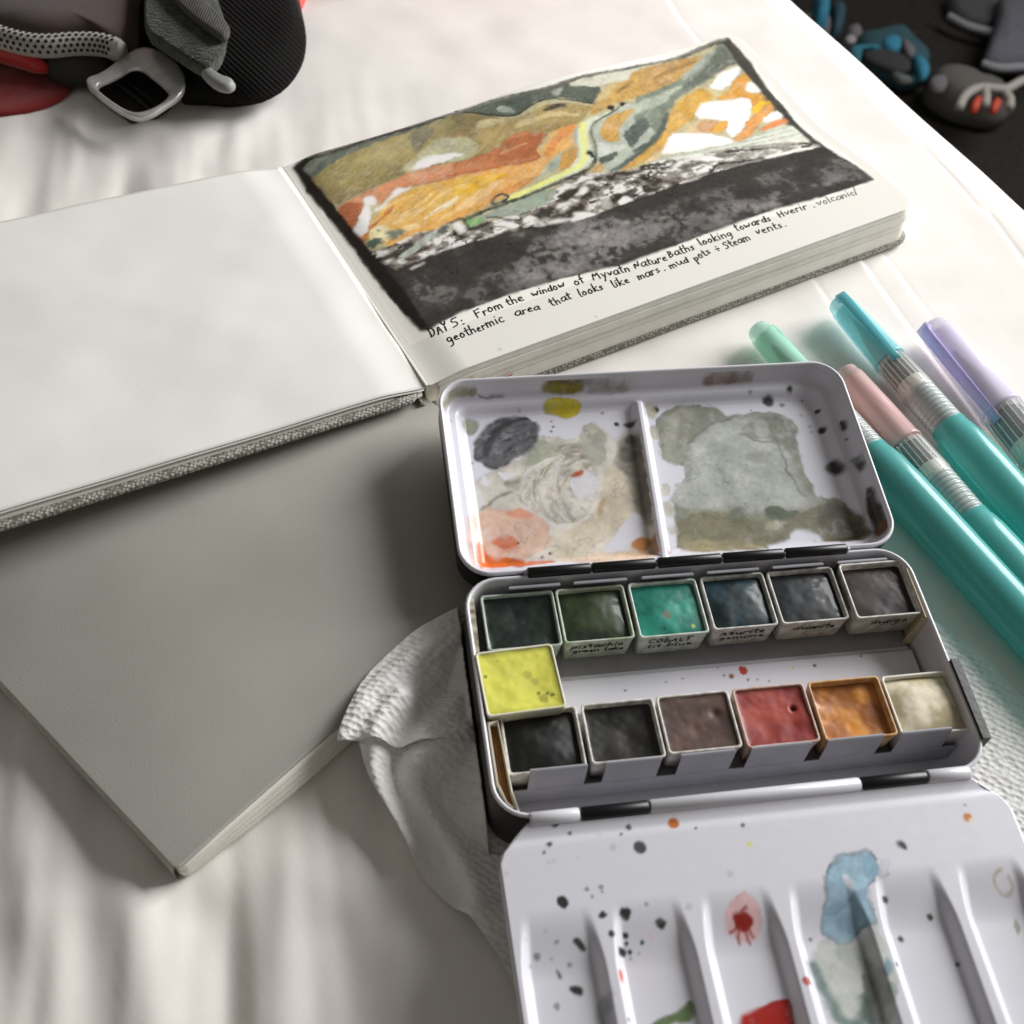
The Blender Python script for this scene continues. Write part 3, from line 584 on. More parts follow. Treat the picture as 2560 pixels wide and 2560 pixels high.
    W("81.4,70.3 87.6,75.1 92.7,77.2 89.1,73.3 86.3,69.6 76.3,68.0 69.3,65.9 65.7,65.2 73.2,66.8", '#97a28f', gran=.2)
    W("97.2,79.1 101.2,84.3 104.0,85.5 101.5,81.9 98.7,77.3", '#98a190', gran=.2)
    # --- road
    W("103.4,85.2 106.9,87.3 111.9,88.2 116.5,87.7 122.8,89.1 128.9,90.0 128.3,89.0 117.7,86.7 109.8,85.5 106.3,82.3 103.9,78.6 102.6,71.6 100.6,68.4 94.0,65.7 78.0,63.7 61.9,62.0 62.0,63.7 80.4,66.4 88.8,67.6 94.5,70.4 98.0,75.3 101.3,82.0", '#d5d9bf', gran=.08)
    Ln("106.0,85.9 103.3,81.7 101.5,76.7 97.0,69.9 93.9,67.7 88.2,66.7 77.1,65.0 62.4,63.0", '#dde36f', w=2.0, soft=.5, op=.85, wob=.4)
    Ln("127.4,90.5 119.7,87.7 112.2,85.8 107.5,83.5 105.6,78.5 104.9,74.7 101.5,69.2", '#59614f', w=1.0, gran=.3)
    Ln("101.1,68.8 98.1,66.0 93.0,64.0 86.3,63.5 73.2,62.4 59.4,61.2 51.4,61.3 43.5,59.8", '#434b3e', w=1.7, gran=.3, wob=.6)
    W("43.6,58.6 59.7,60.4 72.6,61.5 80.0,62.0 79.2,58.5 75.7,56.1 68.2,53.7 57.1,55.6 53.7,57.4 43.6,55.5", '#8d9a85', gran=.2, var=.15)
    W("43.2,59.4 48.5,59.5 50.2,58.4 47.5,56.3 43.8,55.2 42.9,57.2", '#71a05c', edge=.2)
    Ln("55.8,62.8 57.6,64.9 59.7,66.2 62.0,66.0 62.9,63.9 61.0,62.7 56.8,62.3", '#44423c', w=1.1, wob=.8)
    for a_, b_, r_ in PT("100.7,72.1,1.3 100.7,70.4,1 120.2,89.9,1.2 121.2,90.2,1 125.4,90.3,1.1 126.4,90.5,0.8"): c.spot(a_, b_, r_, '#2f2c27', wob=.4)
    # --- right hand slope: white snow, ochre and orange
    W("141.2,81.0 149.6,85.8 160.6,89.2 164.1,86.6 162.7,81.9 155.7,80.3 147.9,74.6 138.1,71.1 128.4,66.5 115.5,59.9 111.0,59.6 112.8,62.4 127.6,67.9 136.1,74.0", '#cb993f', gran=.15, var=.12, edge=.15)
    W("141.5,69.4 147.4,74.8 156.1,72.3 153.6,68.6 149.1,65.6 136.6,68.8", '#c9a98a', op=.7)
    W("165.3,89.2 168.5,90.5 173.4,94.1 183.9,95.4 182.6,91.7 177.8,89.7 170.1,85.4 165.1,87.1", '#ede8e1', gran=.04)
    W("162.3,81.3 165.9,83.2 171.7,84.7 177.2,89.1 184.2,91.5 183.5,87.0 177.9,82.4 183.5,78.4 183.4,75.3 174.1,73.5 175.6,79.1 167.4,80.2", '#d08d33', edge=.25, gran=.12)
    W("177.6,82.8 182.6,86.6 184.0,82.5 183.2,79.6 177.9,81.5", '#ece7dd', gran=.04)
    W("148.3,75.2 154.8,80.6 159.5,80.7 164.0,80.4 177.1,78.7 175.3,73.9 169.8,68.3 165.9,66.2 156.9,59.8 156.2,64.9 160.1,69.7 156.1,72.3", '#ece7e0', gran=.04)
    W("173.5,73.6 183.8,76.2 183.7,70.5 177.8,69.5 172.3,70.1", '#e3b01c', edge=.2)
    W("181.7,73.3 183.1,73.6 183.7,70.1 176.2,66.4 172.0,64.7 164.0,59.5 156.7,57.6 157.1,60.9 164.8,63.9 167.9,68.2 175.4,70.3", '#d68c48', edge=.25)
    W("173.1,65.5 183.5,69.9 184.3,64.8 177.1,64.4", '#f0eae5', gran=.04)
    W("170.6,62.5 177.2,64.6 183.9,64.7 183.9,61.5 177.7,61.2 170.4,61.0", '#df7a42', edge=.25)
    W("147.2,71.6 151.9,72.9 157.6,70.7 152.8,66.7 145.5,67.0", '#c4916a', edge=.25)
    W("149.1,66.4 157.0,70.2 161.4,70.2 156.4,65.2 151.2,65.3", '#dc9c35', edge=.15)
    W("126.3,64.1 134.7,70.1 140.1,69.1 149.4,65.1 157.0,59.6 152.9,58.0 136.1,59.8 125.0,60.5", '#ece7e0', gran=.04)
    W("111.5,58.7 119.3,59.2 135.9,59.5 157.6,58.0 171.2,60.4 184.5,60.6 184.7,55.4 184.8,47.4 173.9,48.5 149.1,54.2 138.3,54.9 112.8,57.4", '#d2d4c1', gran=.06)
    for q in ("124.0,59.8 146.0,57.9 168.8,57.2 182.0,57.4", "139.8,57.0 161.4,55.2 184.0,54.5", "160.5,58.7 170.5,59.5 183.2,59.7", "117.6,59.8 129.9,58.7 140.4,57.9"): Ln(q, '#9aa392', w=.8, op=.75)
    # --- band of broken rock
    band = "7.4,63.1 9.6,58.6 17.7,59.0 29.3,61.6 40.1,56.2 53.6,55.9 62.3,54.8 75.4,55.6 83.2,63.3 90.2,64.2 101.5,61.0 111.5,58.0 121.2,57.0 140.2,56.4 156.3,55.9 179.3,51.1 185.6,45.3 184.3,44.1 161.1,44.9 139.4,45.1 121.8,45.1 106.7,42.8 87.4,43.5 77.8,43.4 62.6,47.0 43.6,48.8 25.9,48.9 11.4,47.4 9.5,50.8"
    bp = chaikin(pts(band)[:, :2], 1); i = c._sel(bp, 2); x, y = c.X[i], c.Y[i]
    d = segdist(x + 1.2 * (fbm(x, y, .4, 3, 2) - .5), y + 1.2 * (fbm(x, y, .4, 3, 3) - .5), bp, True); mk = sm(.25, -.25, d)
    n1 = fbm(x * .5, y * 1.1, .42, 4, 41); n2 = fbm(x * .5, y * 1.1, .34, 4, 51); n3 = fbm(x * .5, y, .25, 3, 61)
    k = lin('#7b7268')[None] * (1 - sm(.42, .6, n3)[:, None]) + lin('#5c5148')[None] * sm(.42, .6, n3)[:, None]
    def mixin(k, a, col): a = a[:, None]; return k * (1 - a) + lin(col)[None] * a
    k = mixin(k, sm(.54, .60, n1), '#e0dbd3'); k = mixin(k, sm(.045, .02, abs(n2 - .5)), '#2b2621'); k = mixin(k, sm(.42, .36, n1) * .8, '#37302b')
    rg = sm(120, 175, x)                                   # calmer, paler on the right
    k = k * (1 - .45 * rg[:, None]) + (lin('#c6c1b4')[None] * (.45 * rg[:, None]))
    k = mixin(k, sm(.04, .015, abs(fbm(x * .25, y * 1.6, .5, 3, 71) - .5)) * rg * .9, '#4a443c')
    c._put(i, mk, k)
    for q in ("61.3,51.7 65.0,53.5 66.3,51.9 66.9,49.7 62.2,50.4", "50.5,53.8 54.3,54.9 57.5,52.8 59.7,50.1 56.7,49.1 54.3,51.9", "69.6,47.8 77.1,45.8 75.5,45.2 68.9,45.8", "79.2,48.0 83.8,46.6 87.2,43.9 85.4,43.0 78.9,45.4", "95.6,45.7 100.0,48.2 102.3,45.1 100.3,43.3 97.6,43.1", "83.8,55.0 89.9,58.7 91.1,55.6 85.4,54.9", "38.6,59.4 41.7,60.9 42.6,55.3 39.5,54.5", "133.7,54.7 140.9,55.5 146.8,51.1 141.3,51.2", "129.1,48.0 137.5,50.7 139.7,49.1 135.9,46.7", "136.8,45.6 142.8,45.5 149.2,45.0 141.9,44.3"):
        W(q, '#e4e0d9', wob=.4, gran=.05, edge=.1)
    W("90.9,49.3 94.8,49.5 94.0,45.5 91.6,44.3 88.9,45.5", '#a19a92', edge=.2)
    for q in ("100.1,58.1 105.3,59.4 111.6,55.6 114.4,59.2 122.6,56.5", "100.4,55.0 107.6,56.1 111.9,52.5 120.4,53.2", "51.8,57.7 54.0,57.3 57.2,53.6 60.7,51.9", "28.8,55.5 35.8,60.1 41.9,61.3 43.7,61.1 43.0,55.2", "80.6,53.8 86.3,57.1 90.8,60.4 96.7,59.5", "113.2,58.0 118.9,58.6 123.2,56.9 126.5,57.8 128.3,56.4 123.8,54.5 118.7,55.8", "148.8,54.7 159.2,52.3 169.4,50.3", "176.3,49.3 181.4,49.0 184.0,46.4 178.3,46.7", "135.9,46.7 141.5,49.9 149.9,47.6 160.8,46.8"):
        Ln(q, '#2e2823', w=1.1, wob=.9, wf=.7, op=.9)
    W("161.3,47.4 172.3,46.5 178.0,46.3 184.9,44.5 180.9,44.1 171.5,45.5 160.5,45.6", '#e7e2da', wob=.4, gran=.05)
    W("14.8,53.2 22.1,55.8 27.9,58.2 38.2,60.2 39.9,60.5 34.4,57.4 26.3,55.0 20.6,52.7 16.4,51.9", '#a9b2a5', gran=.15, op=.9)
    W("30.6,57.5 33.0,59.2 35.8,60.1 37.9,59.7 35.9,57.3 32.6,57.7", '#4b524c', wob=1, wf=.9)
    # --- dark lava field
    lava = "6.8,58.8 12.4,47.9 26.2,49.6 43.8,49.1 62.8,47.4 78.0,43.7 87.7,43.8 97.8,44.4 108.1,44.9 122.3,45.8 139.9,45.9 161.8,45.7 184.3,44.1 185.7,42.2 187.4,35.5 188.9,27.7 189.0,18.2 180.7,18.5 161.7,18.8 143.5,20.4 129.8,20.1 119.0,19.8 102.6,19.3 82.0,18.7 58.7,21.8 41.1,22.5 22.8,22.1 11.3,20.0 7.8,21.0 6.3,30.8 5.1,44.6"
    lp = pts(lava)[:, :2]; i = c._sel(lp, 2); x, y = c.X[i], c.Y[i]; d = segdist(x + .8 * (fbm(x, y, .4, 3, 2) - .5), y + .8 * (fbm(x, y, .4, 3, 3) - .5), lp, True)
    cl = fbm(x, y * 1.3, .09, 3, 81); fi = fbm(x, y, .55, 4, 91)
    k = np.tile(lin('#3b3733'), (len(i), 1))
    def area_(txt, soft):
        return sm(soft, -soft, segdist(x, y, chaikin(pts(txt)[:, :2], 2), True))
    lt = .25 * sm(.45, .7, cl)
    lt = lt + .75 * area_("46.8,34.9 64.2,41.0 83.8,37.5 93.9,35.7 84.9,21.7 73.9,21.5 53.4,22.4 43.1,23.9", 4)
    lt = lt + .6 * area_("72.0,44.3 85.6,42.2 98.9,39.3 117.5,32.1 117.7,25.6 96.0,23.1 80.5,22.2 67.3,24.4 60.4,24.7", 4)
    lt = lt + .6 * area_("120.5,30.8 138.7,28.1 161.8,25.8 178.9,27.7 180.4,23.2 164.6,18.6 141.1,20.4 121.4,20.8", 4)
    lt = lt + .35 * area_("12.9,43.0 21.5,42.4 24.2,36.0 16.7,32.9 11.1,35.7", 4)
    lt = lt - .5 * area_("89.6,48.7 113.0,49.1 145.9,49.4 182.9,46.4 181.9,39.8 138.7,39.4 99.5,40.1 88.3,43.0", 3) - .6 * area_("150.4,24.0 165.6,24.1 189.7,18.7 172.9,18.3 150.9,18.2", 1.5)
    lt = np.clip(lt, 0, 1) * sm(.30, .66, fi * .5 + cl * .5)
    k = k * (1 - lt[:, None]) + lin('#7f7a77')[None] * lt[:, None]
    k = k * (.82 + .36 * fi)[:, None]
    k = k * (1 - .55 * (sm(.03, .01, abs(fbm(x, y * 1.5, .16, 4, 101) - .5)) * sm(.4, .6, fi))[:, None])
    k = k * (1 - .45 * np.exp(-(np.minimum(d, 0) / .6) ** 2))[:, None]
    c._put(i, sm(.2, -.2, d), k)
    for q in ("26.5,49.4 33.0,50.3 38.1,49.6", "122.3,45.9 126.4,45.7 129.7,45.6", "16.9,46.2 22.1,47.2"): Ln(q, '#cfc9c2', w=.5)
    # --- borders: heavy left and right, thin at the top
    W("3.1,110.8 4.9,111.0 6.4,103.1 7.0,96.0 8.0,78.4 8.9,61.6 9.8,51.5 10.7,38.8 10.5,24.1 9.6,19.7 7.4,20.8 6.2,31.3 5.1,45.2 4.8,63.4 3.5,81.5 2.2,96.9", '#26211c', wob=.35, smooth=0, gran=.25, var=.15)
    W("3.1,110.8 5.0,111.9 10.3,113.0 14.4,112.6 12.1,110.9 9.5,110.1 5.5,107.8", '#2b2721', wob=.3, smooth=0)
    W("185.6,110.2 189.4,111.1 187.0,99.9 188.5,94.2 187.1,84.4 187.3,76.5 187.5,72.1 187.5,66.3 186.1,55.7 186.5,46.5 184.0,46.4 184.2,54.8 184.3,64.4 183.8,71.2 183.7,76.9 183.4,83.5 183.2,94.5", '#45433b', wob=.35, smooth=0, gran=.25, var=.15)
    Ln("9.7,112.4 18.6,112.1 34.2,113.3 52.1,112.4 70.4,111.0 80.5,111.2 89.4,110.4 103.6,108.3 118.0,109.5 135.7,108.2 156.2,107.8 164.3,107.9 182.4,110.9 188.5,110.6", '#6e6e62', w=1.5, gran=.25, smooth=1)
    Ln("18.1,110.9 33.7,112.1 51.5,111.1 62.5,111.4", '#3a3b35', w=.6, gran=.25, smooth=1)
    Ln("93.1,109.8 103.1,107.4 117.4,108.7", '#565649', w=1.4, smooth=1)
    # a few stray specks on the bare paper
    for a_, b_, r_ in PT("25.7,2.8,0.35 35.8,-3.5,0.3 60.3,2.0,0.3"): c.spot(a_, b_, r_, '#55504a')
def finish_painting(c):
    # wet edges run together, then pigment grain and brush drag over the dried painting
    c.blur(1.15)
    x, y = c.X, c.Y
    lp = chaikin(pts("3.1,110.1 18.8,112.5 52.3,112.8 89.7,111.0 118.4,110.2 156.7,108.5 182.7,111.3 189.1,111.0 186.7,76.1 187.0,46.4 189.3,18.1 161.5,18.6 118.9,19.6 81.9,18.6 41.0,22.3 7.4,20.8 4.9,44.9 3.6,80.6"), 1)
    i = c._sel(lp, 1); x, y = x[i], y[i]; ins = sm(.3, -.3, segdist(x, y, lp[:, :2], True))
    k = c.c[i]; lum = k @ np.array([.3, .6, .1])
    a_ = .5; u = x * math.cos(a_) + y * math.sin(a_); v = -x * math.sin(a_) + y * math.cos(a_)
    wx = u + 3 * (fbm(x, y, .1, 3, 201) - .5); wy = v + 3 * (fbm(x, y, .1, 3, 203) - .5)
    drag = fbm(wx * .35, wy * 1.7, .8, 4, 211) - .5; pool = fbm(x, y, .22, 4, 221) - .5; gr = fbm(x, y, 1.4, 4, 231) - .5
    edge = sm(.03, .0, abs(fbm(wx, wy * 1.6, .16, 4, 241) - .5))
    amt = sm(.85, .45, lum) * ins                     # bare paper keeps clean
    g = 1.12 + amt * (.34 * drag + .5 * pool + .3 * gr) - amt * .2 * edge
    grey = lum[:, None] * np.array([1.03, 1.0, .93]); ds = (.05 * ins + .15 * ins * sm(.5, .75, fbm(x, y, .18, 3, 251)))[:, None]
    k = k * (1 - ds) + grey * ds
    k = np.where((lum > .07)[:, None] & (ins > .5)[:, None], np.clip(k, 1e-4, 1) ** .86, k)
    hue = (sm(.07, .12, lum) * ins * sm(1.25, 1.9, k[:, 0] / (k[:, 2] + 1e-3)))[:, None]; k = k * (1 - hue) + (k * np.array([1.04, 1.02, .86])) * hue
    # lifted-out lights
    lift = (sm(.60, .74, fbm(wx * .5, wy * 1.5, .42, 4, 261)) * amt * .2 * sm(.06, .14, lum) * sm(28, 34, y))[:, None]
    k = np.clip(k * g[:, None], 0, 1) * (1 - lift) + lin('#d9d3bf') * lift
    c.c[i] = k
def PT(s): return [tuple(q) for q in pts(s)]

# right half: hard cover, text block in staggered sections, the painted leaf on top
prism('cover_board', rrect(-6, -2.6, PW + 1.2, PH + 3, 6), -15, -13.0, M['linen'], book, bev=.8)
secs = [(-12.9, -8.2, -.9, .0), (-8.0, -4.7, -.3, .2), (-4.5, -2.2, -.8, .3), (-2.0, -.55, .2, .5)]
for z0, z1, dy, dx in secs:
    nu_ = 40; us = np.linspace(3.5, PW - dx, nu_); n_ = len(us)
    def outline(yn, yf):
        R_ = rrect(3.0, yn, PW - dx, yf, 6.5, 7, [6.5, 6.5, .3, .3]); out = []
        for a_, b_ in zip(R_, np.roll(R_, -1, 0)):
            k_ = max(1, int(np.hypot(*(b_ - a_)) / 4))
            for t_ in range(k_): out.append(a_ + (b_ - a_) * t_ / k_)
        return np.array(out)
    o_ = outline(dy, PH - .5)
    ob_ = o_.copy(); ob_[:, 1] -= .55 * sm(30, 0, ob_[:, 1])
    f_ = lambda z, o_=o_: ring3(o_, z + page_dz(o_[:, 0], o_[:, 1]) * np.clip((z + 12.2) / 12.2, 0, 1) ** 1.2)
    c_ = np.array([PW / 2, PH / 2]); oi = c_ + (o_ - c_) * np.array([.94, .90])
    loft('page_section', [f_(z0, ob_), f_(z0 + .15, ob_), f_(z1 - .15), f_(z1), ring3(oi, z1 - .05 + page_dz(oi[:, 0], oi[:, 1]) * np.clip((z1 + 12.2) / 12.2, 0, 1) ** 1.2)], M['paper_edge'], book, cap0=z0 < -12.5)
# loose leaves between block and painting, one lifted a little
page_sheet('loose_leaf', 2.5, PW - .3, .1, PH - .3, -.45, .1, M['paper_plain'], book, step=1.5)
painted = page_sheet('painted_page', .2, PW, .25, PH, 0.0, .25, M['paper'], book, paint=lambda c: (paint_landscape(c), finish_painting(c)))
def on_page(q, dz=.07): return np.column_stack([q[:, 0], q[:, 1], page_dz(q[:, 0], q[:, 1]) + dz])
def words(txt, ws):
    r = [[float(v) for v in a.split(',')] for a in txt.split()]; return [(w_, *r[2 * k][:2], *r[2 * k + 1][:2], *(r[2 * k][2:3])) for k, w_ in enumerate(ws)]
line1 = words("9.3,16.7,2.1 16.0,16.8 17.0,16.9,2 21.9,16.9 25.8,17.6,2 36.2,18.4 37.4,18.1,1.9 43.7,18.1 46.6,18.3,1.8 59.0,17.8 61.7,16.9,1.8 65.7,17.1 68.4,16.7,2 82.2,15.1 83.9,15.3,1.9 96.4,14.2 97.5,15.0,1.9 107.9,14.7 110.4,15.5,1.9 123.9,15.1 126.0,16.4,1.9 140.9,15.7 144.3,15.8,1.9 157.0,15.4 158.9,15.0,1.9 160.0,15.0",
              ['DAY', '5:', 'From', 'the', 'window', 'of', 'Myvatn', 'Nature', 'Baths', 'looking', 'towards', 'Hverir', '.'])
line1b = words("160.9,15.1,1.9 179.2,14.4", ['volcanic/'])
line2 = words("12.6,11.9,2 33.4,12.5 37.3,13.0,1.8 46.3,12.5 49.8,12.0,1.9 58.1,12.4 60.5,11.8,1.9 69.5,11.5 72.7,10.8,1.9 79.1,10.7 82.1,10.3,1.9 91.1,10.5 92.3,10.4,1.9 93.3,10.4 94.7,10.3,1.9 102.8,10.6 104.5,9.8,1.9 111.9,11.0 113.5,10.7,1.9 116.0,10.8 117.3,10.4,1.9 128.5,10.8 131.5,11.6,1.9 142.5,11.1 143.1,11.3,1.9 144.1,11.3",
              ['geothermic', 'area', 'that', 'looks', 'like', 'mars', '.', 'mud', 'pots', '&', 'Steam', 'vents', '.'])
write('caption', line1 + line2, 2.0, .46, M['ink'], book, on_page, 3)
write('caption', line1b, 1.9, .34, M['pencil'], book, on_page, 5)
# two bits of red tape stuck on the near side of the page block
red = mat('red_tape', '#c4210f', .4, coat=.3, bump=(500, .4, 'noise', .3), var=('#e0491f', 300, .8))
for q, zs in (("7.0,4.1 14.5,3.3 14.4,0.7 10.2,1.6", (-6.2, -3.4, -6.0, -7.6)), ("20.3,1.3 28.7,1.5 26.8,0.2 23.6,-0.9", (-11.2, -8.0, -9.6, -11.8))):
    xs = pts(q)[:, 0]
    V_ = [(x_, -1.5, z_) for x_, z_ in zip(xs, zs)] + [(x_, -1.75, z_) for x_, z_ in zip(xs, zs)]
    obj('red_tape', V_, [(3, 2, 1, 0), (4, 5, 6, 7), (0, 1, 5, 4), (1, 2, 6, 5), (2, 3, 7, 6), (3, 0, 4, 7)], red, book, smooth=False)

# left half: tilts up a little towards its outer edge; one joined frame under the book
ta = .075
def lt(V):
    V = np.asarray(V, float).copy(); x, z = V[:, 0].copy(), V[:, 2].copy(); V[:, 0] = x * math.cos(ta) + z * math.sin(ta); V[:, 2] = -x * math.sin(ta) + z * math.cos(ta) ; return V
def tilt_obj(o):
    n = len(o.data.vertices); a = np.empty(n * 3); o.data.vertices.foreach_get('co', a); a = lt(a.reshape(-1, 3) / S) * S; o.data.vertices.foreach_set('co', a.ravel()); o.data.update(); return o
LW = 195.0
tilt_obj(prism('cover_board', rrect(-LW - 3.5, -2.2, -2.5, PH + 3, 5), -5.4, -3.3, M['linen'], book, bev=.8))
for k, (z0, z1, dy) in enumerate(((-3.25, -2.0, .3), (-1.95, -.95, .9))):
    tilt_obj(page_sheet('page_section', -LW + .6 * k, -1.6, dy, PH - .3, z1, z1 - z0, M['paper_edge'], book, step=3.0, left=True, rad=5))
tilt_obj(page_sheet('loose_leaf', -LW + .4, -1.2, .2, PH - .2, -.45, .2, M['paper_plain'], book, step=2.5, left=True, rad=5))
lp_ = tilt_obj(page_sheet('blank_page', -LW, -.4, .6, PH + .4, .15, .2, M['paper_plain'], book, step=1.5, left=True, rad=5))
# spine: woven strip that drops from the raised left cover to the right cover
sp = []
prof = [(-3.4, -5.5), (-2.0, -6.4), (-1.6, -8.4), (-2.2, -10.4), (-1.2, -12.6), (1.5, -13.8), (5.0, -14.2)]
prof = chaikin(np.array(prof), 2, False)
Lp = []
for y_ in (-2.4, PH + 2.8):
    Lp.append(np.array([(x_, y_, z_) for x_, z_ in prof] + [(x_ - .5, y_, z_ - 1.0) for x_, z_ in prof[::-1]]))
loft('spine', Lp, M['linen'], book, cap0=True, cap1=True, smooth=True)
prism('gutter_fold', [(-.6, .6), (3.4, .4), (3.4, PH), (-.6, PH)], -10, [-1.7, -2.1, -2.1, -1.7], M['paper_edge'], book)
# ------------------------------------------------------------------ watercolour tin: box, lid and mixing flap
BOXO = [56.033, 147.188, 22.0]; BOXM = [[0.971504, -0.236793, 0.010453], [0.236671, 0.97152, 0.011629], [-0.012909, -0.008823, 0.999878]]; LIDO = [48.284, 178.981, 21.711]; LIDM = [[0.971504, -0.235265, 0.028813], [0.236671, 0.969488, -0.063867], [-0.012909, 0.068866, 0.997542]]; BD = 65.45
tin = tag(empty('paint_tin', BOXO, BOXM), 'open metal watercolour tin, white inside and black outside, with paint smeared mixing lid and flap', 'paint tin')
Mi = Matrix([list(r) for r in BOXM]).transposed()
Rl = Mi @ Matrix([list(r) for r in LIDM]); Ol = Mi @ (Vector(LIDO) - Vector(BOXO))
lid = empty('lid', Ol, Rl, tin)
HW, HD = 61.0, BD / 2
# --- box shell: black outside, white inside
def rr(e, r=9.0, x0=-HW, x1=HW, y0=-HD, y1=HD): return rrect(x0 + e, y0 + e, x1 - e, y1 - e, max(r - e, .5), 8)
loft('box_shell', [ring3(rr(2.2), -20.4), ring3(rr(.9), -20.2), ring3(rr(.35), -19.2), ring3(rr(.3), -3.0), ring3(rr(.2), -1.2)], M['tin_black'], tin, cap0=True)
prof = [(.2, -1.25)] + [(.55 - .55 * math.cos(a), -.7 + .62 * math.sin(a)) for a in np.linspace(0, math.pi, 7)] + [(1.2, -1.6), (1.35, -16.5), (2.4, -18.6), (4.5, -19.0)]
loft('box_lining', [ring3(rr(e), z) for e, z in prof], M['enamel'], tin, cap1=True)
# --- pan holder: plate with bent tabs in front of and behind each pan
for nm, y0, y1, z in (('holder_plate', 8.9, 30.5, -13.6), ('holder_plate', -22.0, -3.4, -13.6)): box(nm, (-57.5, y0, z - .4), (58.5, y1, z), M['tin_grey'], tin)
gu, gv = np.meshgrid(np.linspace(-57.5, 58.5, 290), np.linspace(-3.2, 8.7, 36), indexing='ij')
cv = Canvas(gu, gv, lin('#d6d5dd'))
for a_, b_, r_, c_ in ((0, 0, 0, 0),):
    pass
SP = [("10.8,5.5", 1.25, '#b5381f'), ("7.2,4.0", .75, '#8a6750'), ("30.4,4.9", .45, '#151313'), ("24.3,4.8", .4, '#c9cf6a'), ("-5.9,4.6", .3, '#77757a'), ("-21.6,2.8", .3, '#6c6a70'), ("4.2,7.0", .35, '#8a888c'), ("11.3,2.6", .4, '#77757a'), ("13.8,2.4", .3, '#77757a'), ("16.8,1.6", .35, '#77757a'), ("43.8,6.5", .3, '#5c5a5e'), ("-10.4,4.1", .3, '#8a888c'), ("5.3,4.5", .3, '#77757a')]
for t_, r_, c_ in SP:
    a_, b_ = pts(t_)[0][:2]; cv.spot(a_, b_, r_, c_)
gz = -12.0 - 1.2 * sm(6.8, 8.2, gv) - 1.4 * sm(-2.4, -3.2, gv)
obj('brush_rest', np.column_stack([gu.ravel(), gv.ravel(), gz.ravel()]), gridf(290, 36), M['enamel_p'], tin, col=cv.c)
back = "-48.9,30.3 -35.4,29.3 -31.8,29.7 -17.5,29.1 -13.5,29.3 0.6,28.9 4.4,28.9 18.8,28.9 22.6,28.7 37.0,28.6 41.0,29.0 55.3,28.9"
bk = pts(back)[:, :2]
for k in range(6):
    xa, xb = bk[2 * k][0], bk[2 * k + 1][0]; y = 29.9 + .35 * (k % 2)
    V = []; prof_ = [(30.4, -13.6), (30.2, -7), (30.0, -2.6), (29.5, -1.3), (28.9, -1.05)]
    Lp = [np.array([(x_, yy, zz_) for yy, zz_ in prof_] + [(x_, yy + .45, zz_ + (.3 if i > 2 else 0)) for i, (yy, zz_) in list(enumerate(prof_))[::-1]]) for x_ in (xa, xb)]
    bevel(loft('holder_tab', Lp, M['tin_grey'], tin, cap0=True, cap1=True, smooth=False), .12, 1)
front = "-51.2,-19.2 -37.4,-18.9 -33.0,-18.9 -19.5,-18.5 -14.6,-18.6 -1.1,-18.2 2.9,-18.3 18.3,-18.3 22.3,-18.6 36.8,-18.6 41.4,-18.4 54.8,-19.4"
fk = pts(front)[:, :2]
for k in range(6):
    xa, xb = fk[2 * k][0], fk[2 * k + 1][0]
    prof_ = [(-22.0, -13.6), (-21.9, -8), (-21.6, -2.6), (-21.2, -1.3), (-20.7, -1.0)]
    Lp = [np.array([(x_, yy, zz_) for yy, zz_ in prof_] + [(x_, yy - .45, zz_ + (.3 if i > 2 else 0)) for i, (yy, zz_) in list(enumerate(prof_))[::-1]]) for x_ in (xa, xb)]
    bevel(loft('holder_tab', Lp, M['tin_grey'], tin, cap0=True, cap1=True, smooth=False), .12, 1)
box('holder_skirt', (-55, -22.6, -16.8), (58.6, -22.05, -9.4), M['tin_grey'], tin, bev=.2)
# --- rear hinge knuckles (black) and front hinge (white with black gaps)
hz = pts("-43.6,33.6 -26.8,34.6 -26.4,34.2 -9.3,35.0 -8.6,35.0 8.8,35.5 9.4,35.3 26.3,35.9 26.9,35.8 44.3,34.9")[:, 0]
for k in range(5):
    o = lathe('hinge_knuckle', [(hz[2 * k], 0), (hz[2 * k], 1.2), (hz[2 * k] + .3, 1.45), (hz[2 * k + 1] - .3, 1.45), (hz[2 * k + 1], 1.2), (hz[2 * k + 1], 0)], M['tin_black'], tin, n=16)
    o.location = Vector((0, HD + .2, .15)) * S
tube('hinge_pin', [(hz[0] - 1, HD + .2, .15), (hz[-1] + 1, HD + .2, .15)], .5, M['tin_grey'], tin)
fz = pts("-53.0,-32.5 -41.7,-32.3 -41.3,-32.3 -25.4,-31.6 -25.1,-31.7 26.2,-31.3 26.6,-31.3 43.0,-30.5 43.4,-30.6 54.1,-30.7")[:, 0]
for k in range(5):
    o = lathe('hinge_knuckle', [(fz[2 * k], 0), (fz[2 * k], 1.5), (fz[2 * k] + .3, 1.75), (fz[2 * k + 1] - .3, 1.75), (fz[2 * k + 1], 1.5), (fz[2 * k + 1], 0)], M['enamel'] if k % 2 == 0 else M['tin_black'], tin, n=18)
    o.location = Vector((0, -HD - .6, -.35)) * S
